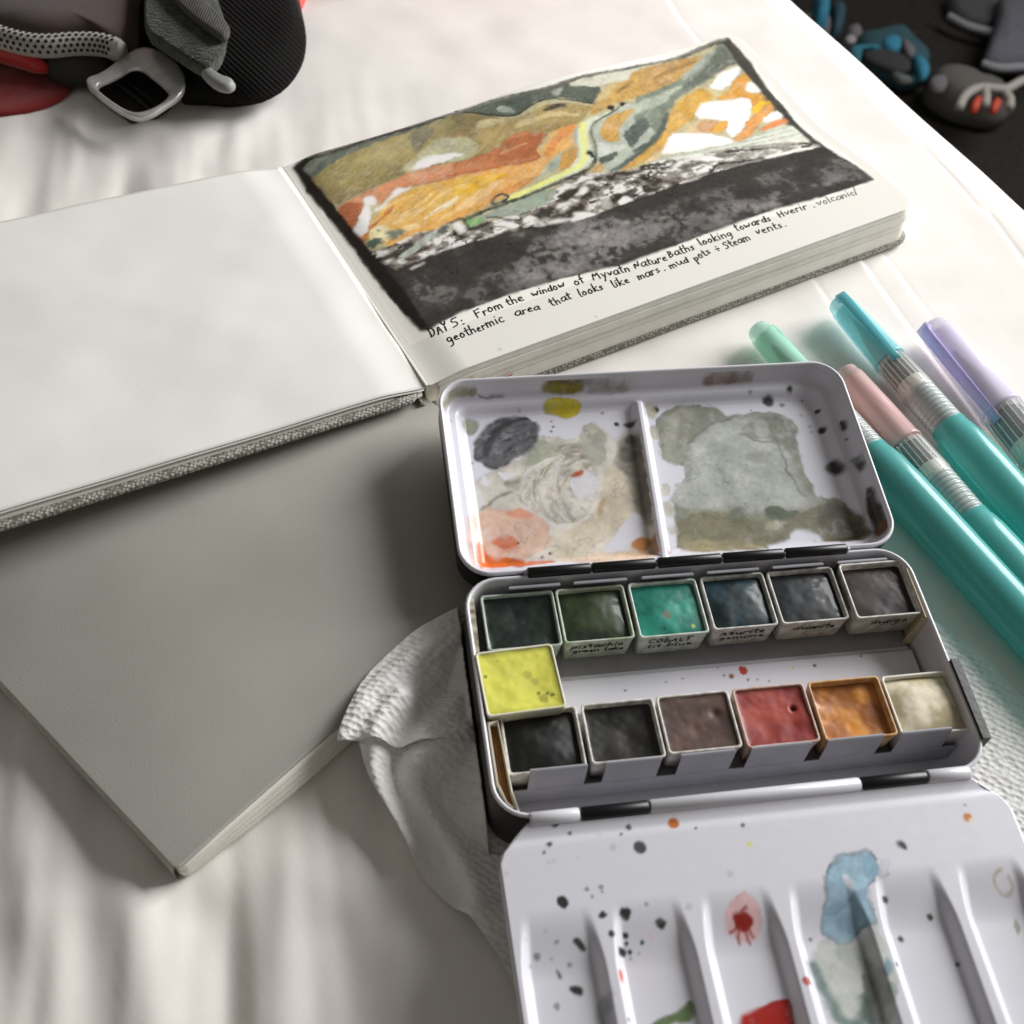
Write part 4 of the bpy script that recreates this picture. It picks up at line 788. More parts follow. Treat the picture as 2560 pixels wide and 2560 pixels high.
# --- lid
LDZ = -9.0
loft('lid_shell', [ring3(rr(2.4, y0=.6, y1=BD), LDZ - 1.4), ring3(rr(.9, y0=.6, y1=BD), LDZ - 1.1), ring3(rr(.35, y0=.6, y1=BD), LDZ), ring3(rr(.25, y0=.6, y1=BD), -1.6)], M['tin_black'], lid, cap0=True)
prof = [(.25, -1.7)] + [(.6 - .6 * math.cos(a), -.8 + .75 * math.sin(a)) for a in np.linspace(0, math.pi, 8)] + [(1.35, -1.6)]
loft('lid_rim', [ring3(rr(e, y0=.6, y1=BD), z) for e, z in prof], M['enamel'], lid)
st = .3; nu = int((2 * HW - 2) / st) + 1; nv = int((BD - 2.6) / st) + 1
gu, gv = np.meshgrid(np.linspace(-HW + 1.0, HW - 1.0, nu), np.linspace(1.6, BD - 1.0, nv), indexing='ij')
# distance inside the rounded rectangle
x0, x1, y0, y1, r_ = -HW + 1.0, HW - 1.0, 1.6, BD - 1.0, 8.0
qx = np.abs(gu - (x0 + x1) / 2) - (x1 - x0) / 2 + r_; qy = np.abs(gv - (y0 + y1) / 2) - (y1 - y0) / 2 + r_
din = -(np.hypot(np.maximum(qx, 0), np.maximum(qy, 0)) + np.minimum(np.maximum(qx, qy), 0) - r_)
dwall = np.clip(din, 0, None)
z = np.interp(dwall, [0, .35, 1.2, 1.9, 2.4, 4.2, 5.0, 6.2, 7.2, 200], [-1.3, -3.0, -5.3, -5.9, -6.1, -6.4, -7.0, -8.5, LDZ, LDZ])
# raised divider between the two mixing areas
cxd = np.interp(gv, [6, 61], [-4.3, -.9]); dd = np.abs(gu - cxd)
hh = 3.1 * sm(4.5, 9.0, gv) * sm(62.5, 59.0, gv) if False else 3.2 * sm(60.8, 57.5, gv)
z = np.maximum(z, LDZ + hh * (1 - sm(.5, 2.6, dd)))
out = din < 0; z = np.where(out, -1.3, z)
cl = Canvas(gu, gv, lin('#d8d7df'))
def paint_lid(c):
    W = c.wash; Ln = c.line
    # left well
    W("-53.5,35.1 -49.5,37.2 -47.2,39.0 -37.0,43.3 -32.2,49.6 -27.6,49.2 -21.4,47.5 -18.4,52.5 -15.6,53.6 -12.2,50.8 -11.1,47.3 -8.5,47.1 -5.8,49.8 -1.9,47.4 -2.5,31.7 -2.4,19.5 -1.8,6.7 -18.1,6.7 -34.1,8.1 -47.5,9.2 -53.8,15.2 -54.7,24.6", '#cfc8b8', op=.85, soft=.3, edge=.15, gran=.1, var=.1, wob=1)
    W("-25.5,35.9 -14.3,39.1 -8.7,34.6 -8.1,24.7 -9.9,20.1 -18.7,14.6 -26.0,8.3 -33.9,9.0 -34.6,15.0 -23.8,21.2", '#cabda3', op=.7, soft=1.2)
    W("-33.6,48.9 -29.5,48.1 -27.0,45.1 -29.7,41.2 -36.7,39.2 -39.1,40.4", '#979d88', op=.85, soft=.7, wob=1)
    W("-21.3,47.2 -18.4,52.8 -15.4,53.6 -12.0,50.5 -13.2,40.5 -16.9,36.7 -20.4,41.0", '#9c9e8e', op=.8, soft=.4, edge=.2, wob=1)
    W("-28.9,49.3 -25.8,49.6 -24.7,45.9 -27.5,41.6 -30.2,43.3", '#b3b5a2', op=.7, soft=.5)
    W("-54.0,57.6 -49.2,56.7 -49.3,53.6 -52.0,50.7 -53.4,53.1", '#a4a692', edge=.25, wob=.4)
    W("-11.7,39.4 -9.0,45.8 -5.6,48.7 -2.8,47.5 -2.4,34.2 -2.2,16.6 -5.8,15.4 -8.4,23.3 -8.7,34.6 -11.1,37.8", '#6f685a', op=.85, soft=.6, var=.2, gran=.2)
    W("-9.3,45.3 -5.2,48.7 -3.4,46.5 -4.4,39.4 -8.1,38.1 -10.1,40.8", '#4e4f47', op=.7, soft=.6)
    W("-46.1,38.2 -41.9,37.9 -41.2,35.6 -44.6,35.4", '#dcdbe0', gran=.03)
    W("-50.3,37.0 -48.8,36.4 -49.5,33.5 -50.6,34.8", '#dcdbe0', gran=.03)
    W("-21.4,8.0 -17.9,12.7 -10.6,20.6 -8.3,21.4 -7.4,19.9 -7.1,14.1 -16.4,9.3 -18.8,7.7", '#dad9e0', gran=.03)
    W("-5.5,19.7 -3.2,21.9 -2.1,17.0 -2.9,13.3 -4.2,14.8", '#cfcdd4', gran=.03)
    W("-53.5,35.1 -50.9,32.9 -50.6,28.1 -52.6,25.4 -54.7,28.4", '#dcdadd', op=.8)
    W("-54.8,24.1 -50.8,26.6 -45.2,25.7 -39.6,25.3 -34.1,20.6 -34.8,12.7 -42.0,8.7 -50.6,9.5 -54.2,12.5", '#e0b39c', op=.75, soft=.3, edge=.2, wob=1)
    W("-46.0,24.8 -39.9,25.6 -37.0,23.2 -38.5,21.6 -44.0,22.8", '#d58d70', op=.8, soft=.6)
    W("-50.1,16.3 -46.3,17.8 -43.0,15.7 -43.5,13.2 -47.0,12.6 -50.0,14.0", '#d0683e', op=.85, soft=.7)
    W("-56.3,6.4 -54.6,15.7 -52.7,14.7 -52.0,11.0 -43.9,9.4 -38.0,8.9 -33.7,7.6 -35.2,6.1 -42.4,5.9 -50.3,5.9", '#d4692a', soft=.5, edge=.1)
    W("-56.8,23.5 -54.4,23.1 -56.3,5.7 -57.5,5.6", '#e3b79f', op=.8, soft=.4)
    for q, o_ in (("-51.7,26.2 -47.2,29.7 -42.8,31.3", .9), ("-44.1,33.9 -40.3,34.5 -37.1,36.8", .7)): Ln(q, '#7c7360', w=.9, op=o_, wob=.6)
    W("-44.9,34.4 -41.4,35.6 -36.7,36.7 -38.7,33.9 -43.2,31.8", '#8f8d7b', op=.8, soft=.4)
    rs = np.random.RandomState(4)
    arc = ["-39.8,29.6 -38.1,35.4 -32.4,39.9 -24.5,41.8 -19.6,40.5 -17.5,35.3 -18.8,28.0 -23.8,21.2 -31.1,19.4", "-38.4,28.1 -36.7,33.8 -31.5,37.8 -25.0,38.9", "-37.0,26.0 -35.0,31.2 -30.6,35.3 -26.3,36.0", "-35.6,24.5 -33.7,28.7 -30.2,32.3", "-33.8,22.9 -29.3,22.6 -24.2,26.0 -22.7,29.8", "-32.0,20.9 -25.8,21.3 -21.1,24.8 -17.4,31.3 -15.9,37.2", "-27.5,44.1 -23.8,46.4 -20.5,45.1 -20.2,42.0", "-24.5,41.8 -20.1,42.5 -17.4,38.3 -18.6,34.4", "-41.1,32.2 -35.4,36.6 -29.0,40.2"]
    for k_, q in enumerate(arc):
        Ln(q, ['#dedad4', '#b9af9f', '#dad8d4', '#c2b8aa', '#e0ded9', '#d6d2c9', '#9c9887', '#a89b88', '#b5ad9c'][k_], w=[3, 1.2, 1.6, 1.2, 2.4, 1.8, 1.4, 1.6, 1.2][k_], op=.75, soft=.35, wob=.5)
    c.streak("-42.9,30.8 -37.9,36.8 -30.5,41.3 -23.5,42.8 -18.4,40.4 -17.1,35.3 -18.0,27.9 -23.0,21.1 -30.3,18.9 -35.1,22.5 -39.4,26.2", -17.0, 28.0, 1.0, ['#8f8878', '#cfc9be', '#b4a998', '#e0ddd8', '#b9b09f', '#d8d4cd'], op=.7)
    c.streak("-28.4,44.2 -25.4,46.5 -21.6,46.2 -19.9,43.5 -17.5,40.3 -17.7,34.3 -19.5,33.9 -20.5,40.5 -24.6,41.3", -22.0, 33.0, 1.3, ['#7c7666', '#bdb6a6', '#9a917d', '#dcd8d0'], op=.75)
    W("-25.7,34.4 -25.9,31.0 -24.3,27.9 -20.4,28.6 -17.2,32.3 -17.5,35.8 -21.1,36.6 -21.8,35.1", '#d8d7dc', op=.9, soft=.4)
    W("-25.7,34.8 -21.8,37.9 -21.2,36.1 -22.7,34.9", '#a8512a', soft=.25)
    W("-19.7,23.2 -16.3,28.3 -17.2,23.0 -19.3,20.8", '#ad8a5f', op=.8, soft=.4)
    W("-34.1,8.1 -21.3,9.5 -5.8,9.4 -4.5,5.6 -18.5,4.9 -30.4,6.0", '#dcbc9c', op=.9, soft=.3)
    W("-12.6,11.3 -9.0,13.6 -5.5,12.6 -6.9,9.9 -9.6,8.8", '#b87d45', soft=.5)
    W("-6.0,14.1 -3.1,12.4 -1.5,8.1 -4.0,6.0 -6.3,6.6 -7.8,9.5", '#8f5830', op=.9, soft=.5)
    # black brush-out, with bristle lines
    W("-52.0,44.9 -50.9,49.4 -48.4,52.8 -45.5,55.7 -41.4,57.6 -37.6,57.0 -35.0,57.3 -31.6,53.9 -32.2,50.1 -33.3,46.6 -37.0,43.5 -41.4,42.1 -45.1,39.1 -48.3,40.1 -51.7,42.8", '#4b4b4d', soft=.25, wob=.8, edge=.45, gran=.25)
    c.streak("-51.3,45.1 -50.4,49.2 -48.0,52.5 -45.1,55.2 -41.4,57.1 -37.6,56.6 -35.0,56.9 -32.0,53.8 -32.6,50.1 -33.7,46.8 -37.1,44.0 -41.3,42.6 -45.0,39.8 -48.2,40.7 -51.2,43.0", -28.0, 26.0, 1.5, ['#2b2b2c', '#77777b', '#3d3d3f', '#8a8a8e', '#4a4a4c', '#6e6e72'], op=.85, seed=9)
    Ln("-48.2,44.6 -47.3,48.1 -44.7,52.0 -40.9,55.1", '#2a2a2b', w=2.2, op=.75, soft=.6)
    Ln("-49.7,42.2 -45.6,41.6 -40.4,43.0 -35.9,45.0", '#6f6f72', w=1.4, op=.7, soft=.5)
    W("-29.5,59.3 -27.9,61.3 -23.1,61.2 -17.9,59.9 -18.7,57.0 -22.3,55.2 -24.0,55.5 -26.4,57.0 -29.1,57.5", '#c6b32f', edge=.2, soft=.2, wob=.3)
    W("-29.1,58.8 -27.5,60.8 -23.7,60.0 -24.7,59.0 -28.4,57.7", '#bcc25a', op=.7)
    W("-30.8,63.7 -27.6,64.7 -16.3,64.4 -17.8,62.3 -25.9,61.9", '#8b8228', edge=.2, wob=.3)
    Ln("-27.8,64.3 -21.2,64.1 -9.8,64.0", '#3c3a25', w=.35)
    W("-16.6,62.9 -9.9,63.8 -2.9,63.4 -4.2,61.0 -13.7,61.9", '#9b9a86', op=.6, soft=.6)
    Ln("-59.0,58.8 -57.1,62.3 -54.0,63.7 -49.3,63.7", '#8f8d68', w=1.1, op=.9, wob=.6)
    Ln("-48.2,62.9 -46.0,62.2 -43.8,62.6 -41.2,62.5", '#77757a', w=.5)
    Ln("-12.9,66.4 -10.8,66.8", '#aab347', w=1.4, op=.8)
    for a_, b_, r_ in PT("-8.4,52.4,0.8 -12.0,56.7,0.35 -27.6,54.7,0.3 -27.4,52.8,0.4 -28.2,51.2,0.35 -52.5,41.9,0.3 -34.9,10.6,0.45 -37.2,9.7,0.35 -36.7,58.5,0.3 -57.3,55.0,0.3 -43.1,14.6,0.35"): c.spot(a_, b_, r_, '#35342f')
    W("-6.7,52.0 -4.3,53.1 -2.7,52.2 -3.5,50.7 -6.1,50.9", '#4a493f', wob=.5)
    # right well
    W("3.0,51.9 6.1,55.9 10.2,58.1 15.2,57.5 23.3,56.9 24.5,53.2 28.6,53.2 37.2,54.4 42.9,52.2 46.3,49.2 44.4,40.5 44.1,29.9 45.9,22.0 51.9,21.9 54.8,14.9 56.6,5.9 43.9,6.7 42.5,10.3 39.2,12.5 35.2,12.3 32.8,9.0 26.9,8.7 25.1,5.6 0.6,6.8 2.5,19.1 3.1,27.3 6.1,29.9 8.5,34.3 8.5,36.4 3.3,37.6 2.3,43.6", '#8d8f80', soft=.25, edge=.35, wob=1, gran=.2, var=.1)
    W("11.2,44.1 15.5,47.4 19.5,49.5 28.4,52.3 37.6,51.9 39.3,44.5 41.1,36.0 42.8,25.4 44.5,20.7 36.3,20.0 17.7,20.6 9.4,20.7 2.9,24.0 3.8,28.4 8.2,32.6", '#abaea7', soft=.7, wob=1.6, gran=.22, var=.1)
    W("5.5,50.5 9.3,56.3 14.1,57.6 11.7,48.9 10.2,41.8 6.0,38.6 3.3,40.0 3.3,44.7", '#a7a79b', op=.8, soft=.8)
    W("11.0,55.0 13.3,56.1 10.2,44.2 8.2,41.9 8.2,46.7", '#85867a', op=.7, soft=.7)
    W("16.8,55.8 23.1,56.3 23.9,52.9 18.5,49.6 15.2,48.6", '#83857a', op=.8, soft=.6)
    W("28.7,49.5 33.2,51.0 38.0,53.5 45.7,48.9 44.4,40.5 44.2,34.0 40.6,39.6 37.6,44.0 31.0,44.2 28.6,47.1", '#7b7d71', op=.85, soft=.4, gran=.3)
    W("32.9,49.8 37.5,51.3 36.8,44.7 32.7,45.0", '#a5a79f', op=.8, soft=.4)
    W("28.3,39.3 33.3,41.3 35.9,37.6 33.2,34.8 28.5,36.3", '#8f918a', op=.6, soft=.8)
    for q in ("37.8,44.6 39.1,39.7 38.8,35.0 40.0,27.9 41.7,23.2", "28.3,45.9 31.9,43.8 37.3,42.8", "11.2,44.1 16.1,47.9 20.8,50.6 28.5,52.9"): Ln(q, '#5f6259', w=.7, wob=1, op=.75)
    W("3.1,20.7 16.6,20.1 28.2,15.4 35.3,16.4 45.4,20.4 51.9,21.9 54.8,14.9 56.6,5.9 43.9,6.7 42.5,10.3 39.2,12.5 35.2,12.3 32.8,9.0 26.9,8.7 25.1,5.6 0.6,6.8", '#777158', op=.9, soft=.6, var=.12, gran=.15)
    W("43.2,18.0 51.7,21.3 54.7,14.3 56.2,6.5 45.6,7.4 43.0,12.0", '#4a4433', op=.85, soft=1.2)
    W("28.5,20.6 31.6,21.2 35.1,19.2 39.8,18.3 35.1,15.6 28.2,15.4", '#59614f', soft=.4, edge=.2)
    W("18.4,21.4 22.9,21.9 22.9,16.9 17.7,16.7", '#6c7462', op=.85, soft=.5)
    W("26.2,15.5 34.7,15.9 32.5,13.4 26.8,12.2", '#b0a78f', op=.9, soft=.5)
    W("2.7,12.0 19.0,10.1 25.1,7.5 24.1,5.4 1.1,6.8", '#a39776', op=.7, soft=.9)
    W("19.4,64.4 35.5,64.2 33.6,62.9 24.1,62.4 19.9,62.3", '#86705c', op=.9, wob=.4)
    for a_, b_, r_ in PT("46.4,60.1,0.95 33.9,59.8,0.4 53.7,52.4,0.8 50.3,57.0,0.35 43.6,55.9,0.7 33.5,54.7,0.25 53.2,45.6,1.1 50.0,45.4,0.3 50.0,47.4,0.3 48.5,51.7,0.3 58.2,39.8,0.4 4.0,56.7,1.2 40.4,8.1,0.3 63.4,20.7,0.4 57.7,32.1,0.4"): c.spot(a_, b_, r_, '#33312b', wob=.4)
    W("37.6,57.9 40.1,59.3 41.8,57.6 40.8,56.1 39.0,55.3", '#3d3b33', wob=.5)
    W("50.4,32.7 52.6,34.9 54.9,33.8 55.9,30.2 53.4,28.6 50.9,30.6", '#2e2c26', wob=.5, soft=.35)
    for q in ("58.2,47.0 59.4,45.6 59.4,42.9 57.9,42.4 57.7,45.2", "61.9,43.5 63.4,43.4 62.7,40.1 61.4,40.2", "58.4,33.7 59.6,32.4 59.7,27.7 58.4,28.4 58.0,31.4", "61.5,36.3 62.1,35.3 61.3,33.9 61.1,34.8", "61.0,23.8 61.3,23.2 61.0,21.8 60.7,22.4"): W(q, '#2f2d27', wob=.4, soft=.3)
    W("58.6,22.3 59.7,21.7 59.8,17.1 60.7,10.4 59.4,6.1 56.9,6.3 57.0,11.3", '#332d22', wob=.4, soft=.4)
    W("58.8,10.6 61.3,9.8 60.3,6.1 56.8,5.8", '#7a4f33', op=.7, soft=.5)
    # chipped, stained foot of the divider
    for k_, q in enumerate(("1.1,58.8 4.4,58.9 4.1,53.7 1.4,53.9", "0.8,50.9 3.4,51.4 3.0,46.0 1.0,46.1", "0.4,31.1 2.9,30.3 2.6,26.4 0.2,26.6", "-0.2,25.0 2.3,25.3 1.9,18.7 -0.2,20.0", "-0.4,16.7 1.9,16.5 1.7,13.3 -0.1,14.0")): W(q, '#b9b49a', op=.75, soft=.4, wob=.6)
paint_lid(cl)
cl.blur(1.0)
cl.dry('#d8d7df', 1.0, 310)
# keep the crest of the divider enamel clean
top = (LDZ + 3.2 * (1 - sm(.5, 2.6, dd)) * sm(60.8, 57.5, gv)).ravel() > LDZ + 2.4
cl.c[top] = cl.c[top] * .15 + lin('#dbdae2') * .85
obj('lid_lining', np.column_stack([gu.ravel(), gv.ravel(), z.ravel()]), gridf(nu, nv, ~(din < -.6)), M['enamel_p'], lid, col=cl.c)
# --- fold-out mixing flap with long wells
FL0 = -HD - 1.6; FLEN = 64.0; st = .33
nu = int(2 * HW / st) + 1; nv = int(FLEN / st) + 1
gu, gv = np.meshgrid(np.linspace(-1, 1, nu), np.linspace(0, 1, nv), indexing='ij')
yy = FL0 - gv * FLEN
wid = np.interp(-yy, [HD + 1.6, HD + 3.0, HD + 7.5, HD + 10, HD + FLEN - 8, HD + FLEN], [53.5, 55.3, 60.0, 61.2, 61.0, 52.0])
xx = gu * wid
wells = [(-58.4, -43.2), (-38.1, -23.2), (-18.0, -2.7), (2.2, 16.9), (22.5, 37.2), (42.6, 57.4)]
ty = sm(-53.5, -68.0, yy)                       # wells slope down from a shallow start
zf = np.zeros_like(xx)
for a_, b_ in wells:
    grow = 1.2 * (1 - ty)
    zf -= 2.9 * ty * sm(a_ - 1.6 + grow, a_ + .9 + grow, xx) * sm(b_ + 1.6 - grow, b_ - .9 - grow, xx)
zf += .5 * sm(2.0, 0, -(yy - FL0)) * 1.0        # small roll-up towards the hinge
zf -= .35 * np.exp(-((yy - FL0 + 3.2) / 1.2) ** 2)
cf = Canvas(xx, yy, lin('#d5d4da'))
def paint_flap(c):
    W = c.wash; Ln = c.line
    for a_, b_, r_ in PT("-47.5,-34.6,1 -44.5,-37.3,0.45 -49.5,-39.3,0.6 -30.8,-37.3,0.7 -32.9,-38.8,0.35 -48.7,-52.5,1.3 -40.6,-56.3,0.9 -35.5,-56.5,1.35 -39.4,-60.4,0.75 -36.1,-60.8,0.75 -36.2,-62.4,0.45 -32.7,-62.6,0.5 -37.6,-64.1,0.95 -35.8,-64.1,0.55 -28.0,-59.3,1.1 -15.5,-39.4,0.35 -4.4,-39.9,0.45 -51.1,-41.1,0.4"): c.spot(a_, b_, r_, '#2c2c2b', wob=.35)
    for a_, b_, r_ in PT("-53.2,-73.0,0.8 -51.3,-60.4,0.5 -55.9,-62.7,0.8 -49.1,-65.1,0.6 -43.0,-50.4,0.5 -39.8,-50.3,0.6 -42.1,-52.1,0.4 -30.5,-55.1,0.5 -39.7,-51.3,0.35 -52.8,-63.5,0.3 -35.7,-65.5,0.3 -33.8,-64.6,0.3 -57.6,-64.5,0.35 -39.2,-78.0,0.4"): c.spot(a_, b_, r_, '#77777c', wob=.4, op=.8)
    for a_, b_, r_ in PT("-35.3,-41.7,0.8 -49.1,-43.2,0.6 -50.4,-43.4,0.5 -10.2,-50.7,0.8 -21.3,-56.8,0.8 -37.9,-38.3,0.5 -53.4,-57.9,0.5 -58.0,-59.2,0.5 -43.6,-43.2,0.4 -60.2,-44.8,0.5"): c.spot(a_, b_, r_, '#bfbec6', wob=.5, op=.8)
    a_, b_, _ = PT("-29.3,-42.4,0")[0]; c.spot(a_, b_, 1.5, '#4a4a4b', wob=.1)
    a_, b_, _ = PT("-20.3,-37.6,0")[0]; c.spot(a_, b_, 1.3, '#b8661f', wob=.12)
    W("-48.1,-60.2 -46.9,-59.9 -45.6,-60.9 -45.1,-62.5 -45.8,-63.0 -47.0,-62.1", '#3e3e3a', wob=.3); W("-50.0,-69.5 -48.3,-69.2 -46.8,-69.9 -46.9,-71.4 -48.1,-71.7 -49.7,-70.3", '#2f2f2c', wob=.4)
    W("-52.5,-65.7 -51.7,-66.1 -51.0,-67.6 -51.7,-67.7", '#55554f', wob=.3); W("-39.4,-68.0 -38.6,-67.8 -38.1,-69.2 -38.9,-70.7 -39.6,-69.9", '#c8482f', wob=.2)
    W("-31.1,-60.9 -30.5,-60.8 -29.9,-62.1 -30.4,-62.2", '#dcb6b3', wob=.2)
    for a_, b_, r_ in PT("-4.4,-39.9,0.5 23.8,-60.2,0.8 33.5,-64.8,0.75 25.3,-68.5,0.65 21.7,-74.2,0.6 4.8,-66.2,0.35 50.2,-41.0,0.3 36.1,-75.3,0.5"): c.spot(a_, b_, r_, '#3b3b3e', wob=.3)
    W("30.2,-47.9 31.3,-47.4 32.2,-48.1 32.6,-49.6 31.9,-49.9 30.8,-49.1", '#3a3c42', wob=.3)
    a_, b_, _ = PT("-4.0,-44.6,0")[0]; c.spot(a_, b_, .65, '#cbd07a')
    a_, b_, _ = PT("0.4,-75.3,0")[0]; c.spot(a_, b_, .95, '#a8301e')
    a_, b_, _ = PT("49.8,-44.1,0")[0]; c.spot(a_, b_, 1.15, '#c07427'); a_, b_, _ = PT("50.3,-45.0,0")[0]; c.spot(a_, b_, .7, '#dfd3c4')
    # red splat
    W("-13.1,-58.2 -11.1,-56.0 -8.2,-54.4 -5.8,-56.6 -4.5,-59.6 -5.8,-64.2 -8.3,-65.6 -11.8,-64.2 -14.1,-62.9", '#dfa9a7', op=.75, wob=.8, soft=.4, edge=.1)
    W("-11.5,-59.4 -10.0,-58.7 -7.1,-60.0 -7.0,-61.4 -8.3,-62.9 -9.9,-63.4 -11.1,-62.7 -11.2,-61.2", '#8f1d12', wob=.6, soft=.25)
    for q in ("-10.3,-62.3 -11.4,-63.9 -11.2,-65.1", "-9.4,-63.1 -9.2,-64.8 -8.8,-65.6", "-8.5,-62.5 -7.8,-64.3", "-11.2,-61.9 -12.8,-62.9", "-9.8,-59.3 -8.7,-57.9 -8.2,-58.4"): Ln(q, '#9c3426', w=.7, op=.85)
    # blue wash
    W("11.0,-54.3 13.1,-51.3 16.8,-49.3 21.1,-48.9 24.1,-50.3 24.5,-53.0 23.2,-55.2 21.1,-56.9 19.3,-61.0 21.0,-63.6 19.9,-65.4 17.0,-65.6 15.1,-67.1 11.4,-68.3 8.3,-66.6 8.3,-63.5 9.1,-59.8", '#9bb9c9', soft=.25, wob=1.2, edge=.7, gran=.2, var=.25)
    W("21.4,-49.7 24.1,-50.3 24.5,-53.0 23.1,-55.4 20.3,-55.8 20.4,-53.2", '#85aabb', op=.85, soft=.3)
    W("9.0,-60.5 12.3,-58.6 16.9,-58.2 20.7,-56.9 19.6,-60.7 16.3,-60.1 12.1,-61.5 9.0,-62.2", '#7f9bae', op=.8, soft=.4, wob=.7)
    W("11.1,-62.5 15.4,-61.6 16.5,-63.8 13.9,-66.2 10.5,-65.5", '#86a5ba', op=.7, soft=.7)
    W("15.0,-53.9 16.6,-53.5 17.2,-56.1 17.1,-57.9 15.7,-57.2", '#d2d4dc', wob=.3)
    W("24.8,-51.5 27.3,-51.1 27.5,-52.6 25.9,-53.9 26.6,-55.0 24.8,-55.9 23.0,-55.7", '#c6c3cc', op=.8, edge=.15, wob=.4)
    W("7.6,-65.5 10.0,-68.1 15.0,-68.4 19.7,-65.2 19.7,-68.6 20.5,-73.5 20.1,-79.3 17.8,-82.2 15.8,-87.0 5.1,-85.7 5.4,-75.9 3.8,-70.8", '#bfc2ba', op=.85, soft=.4, wob=.8, edge=.12, gran=.1)
    W("8.5,-68.3 15.2,-68.8 14.8,-72.1 10.2,-71.9", '#979d98', op=.7, soft=1.2)
    Ln("3.8,-71.8 4.7,-75.8 5.5,-80.1 6.5,-83.4 8.8,-84.9 11.9,-84.0 13.2,-80.1", '#5d7670', w=2.4, soft=1.0, op=.85, wob=.6)
    W("15.7,-69.5 16.9,-72.3 17.2,-79.0 15.4,-87.0 11.1,-86.4 13.3,-76.8", '#3c4841', op=.8, soft=.8)
    W("18.3,-73.5 19.6,-72.0 20.0,-74.4 19.0,-76.7 17.8,-76.1", '#7395a5', op=.9); W("17.7,-78.0 19.4,-77.6 19.8,-79.6 18.1,-82.3 17.0,-81.5", '#8b9892', op=.7)
    # red and green pools
    W("-15.1,-79.9 -13.0,-79.0 -5.6,-77.4 -3.0,-77.9 -3.7,-82.7 -4.1,-86.4 -16.3,-84.8", '#a81a0c', soft=.25, wob=.3, gran=.1, var=.12)
    W("-35.3,-79.7 -32.3,-78.1 -26.8,-76.7 -25.1,-74.8 -24.1,-76.3 -24.6,-79.1 -27.3,-80.1 -29.2,-79.1 -32.4,-81.4 -35.7,-81.6", '#62744b', soft=.35, wob=.4, gran=.15)
    Ln("52.9,-56.8 51.0,-57.5 50.4,-59.6 51.5,-61.9 53.1,-62.8 54.4,-61.9 55.0,-60.5 54.4,-58.6", '#b9b199', w=.8, op=.7)
    W("52.5,-61.3 54.6,-61.5 53.0,-62.9", '#aaa58f', op=.6); W("52.6,-68.1 54.0,-67.2 53.8,-70.0 52.3,-71.2", '#8f9478', op=.8)
    W("-44.0,-72.2 -41.8,-73.0 -42.6,-78.5 -44.6,-78.3", '#55564e', op=.6, soft=.9)
paint_flap(cf)
cf.blur(.5)
cf.dry('#d5d4da', .6, 350)
T = np.stack([xx, yy, zf - .4], -1).reshape(-1, 3)
F = gridf(nu, nv)[:, ::-1].copy()
idx = np.arange(nu * nv).reshape(nu, nv); rim = np.concatenate([idx[:, 0], idx[-1, 1:], idx[-2::-1, -1], idx[0, -2:0:-1]])
R1 = T[rim].copy(); cen = np.array([0, -65, 0]); R1[:, 2] -= .55; R1[:, :2] += (cen[:2] - R1[:, :2]) * -.002
b_ = len(T); n_ = len(rim); k = np.arange(n_); T = np.vstack([T, R1])
F = np.vstack([F, np.stack([rim[(k + 1) % n_], b_ + (k + 1) % n_, b_ + k, rim[k]], 1)])
obj('mixing_flap', T, F, M['enamel_p'], tin, col=np.vstack([cf.c, np.tile(lin('#d5d4da'), (n_, 1))]))
tube('flap_edge', [tuple(v) for v in R1[::12]] + [tuple(R1[0])], .38, M['enamel'], tin, n=6)
# --- things wedged beside the pans
card = mat('masking_paper', '#c9bfa4', .85, var=('#b3a584', 250, .6), bump=(600, .4, 'noise', .2))
loft('paper_strip', [np.array([(xa_, ya_, z_), (xb_, yb_, z_), (xb_ - .3, yb_, z_), (xa_ - .3, ya_, z_)]) for z_, (xa_, ya_, xb_, yb_) in ((-13.2, (59.4, 24.5, 59.4, 10.5)), (-7, (59.5, 25, 59.4, 10.2)), (-.4, (59.6, 25.5, 59.5, 10.0)))], card, tin, cap0=True, cap1=True, smooth=False)
loft('paper_strip', [np.array([(xa_, 10.2, z_), (xb_, 9.8, z_), (xb_, 9.5, z_), (xa_, 9.9, z_)]) for z_, xa_, xb_ in ((-13.2, 57.0, 59.6), (-7, 57.6, 59.6), (-1.0, 58.4, 59.7))], card, tin, cap0=True, cap1=True, smooth=False)
stn = mat('amber_stained_plastic', '#d9d2bd', .4, coat=.3, var=('#c9bfa0', 200, .5))
amb = mat('amber_paint', '#7a4a12', .3, coat=.6, var=('#a06a20', 300, .7))
# narrow white trough with dried amber paint beside the front row
tr = [(-59.5, -7.6), (-59.4, -23.5), (-57.6, -28.4), (-55.0, -30.6), (-55.9, -26), (-56.8, -7.4)]
def trough(ins, z): 
    a_ = np.array(tr); c_ = a_.mean(0); return ring3(c_ + (a_ - c_) * np.array([1 - ins * .28, 1 - ins * .035]), z)
loft('side_trough', [trough(0, -13.5), trough(0, -1.2), trough(.8, -.9), trough(1.0, -4)], stn, tin, cap0=True)
loft('trough_paint', [trough(1.0, -3.6), trough(1.15, -3.2)], amb, tin, cap1=True)
# black strip standing along the right wall by the last front pan
loft('black_strip', [np.array([(x_, y, z_) for x_, z_ in ((60.6, -9), (62.9, -9), (62.9, .7), (60.6, 1.0))]) for y in (-25.5, -24.5, -6, -3.2)], mat('black_rubber', '#15140f', .55, bump=(700, .6, 'noise', .3)), tin, cap0=True, cap1=True, smooth=False)
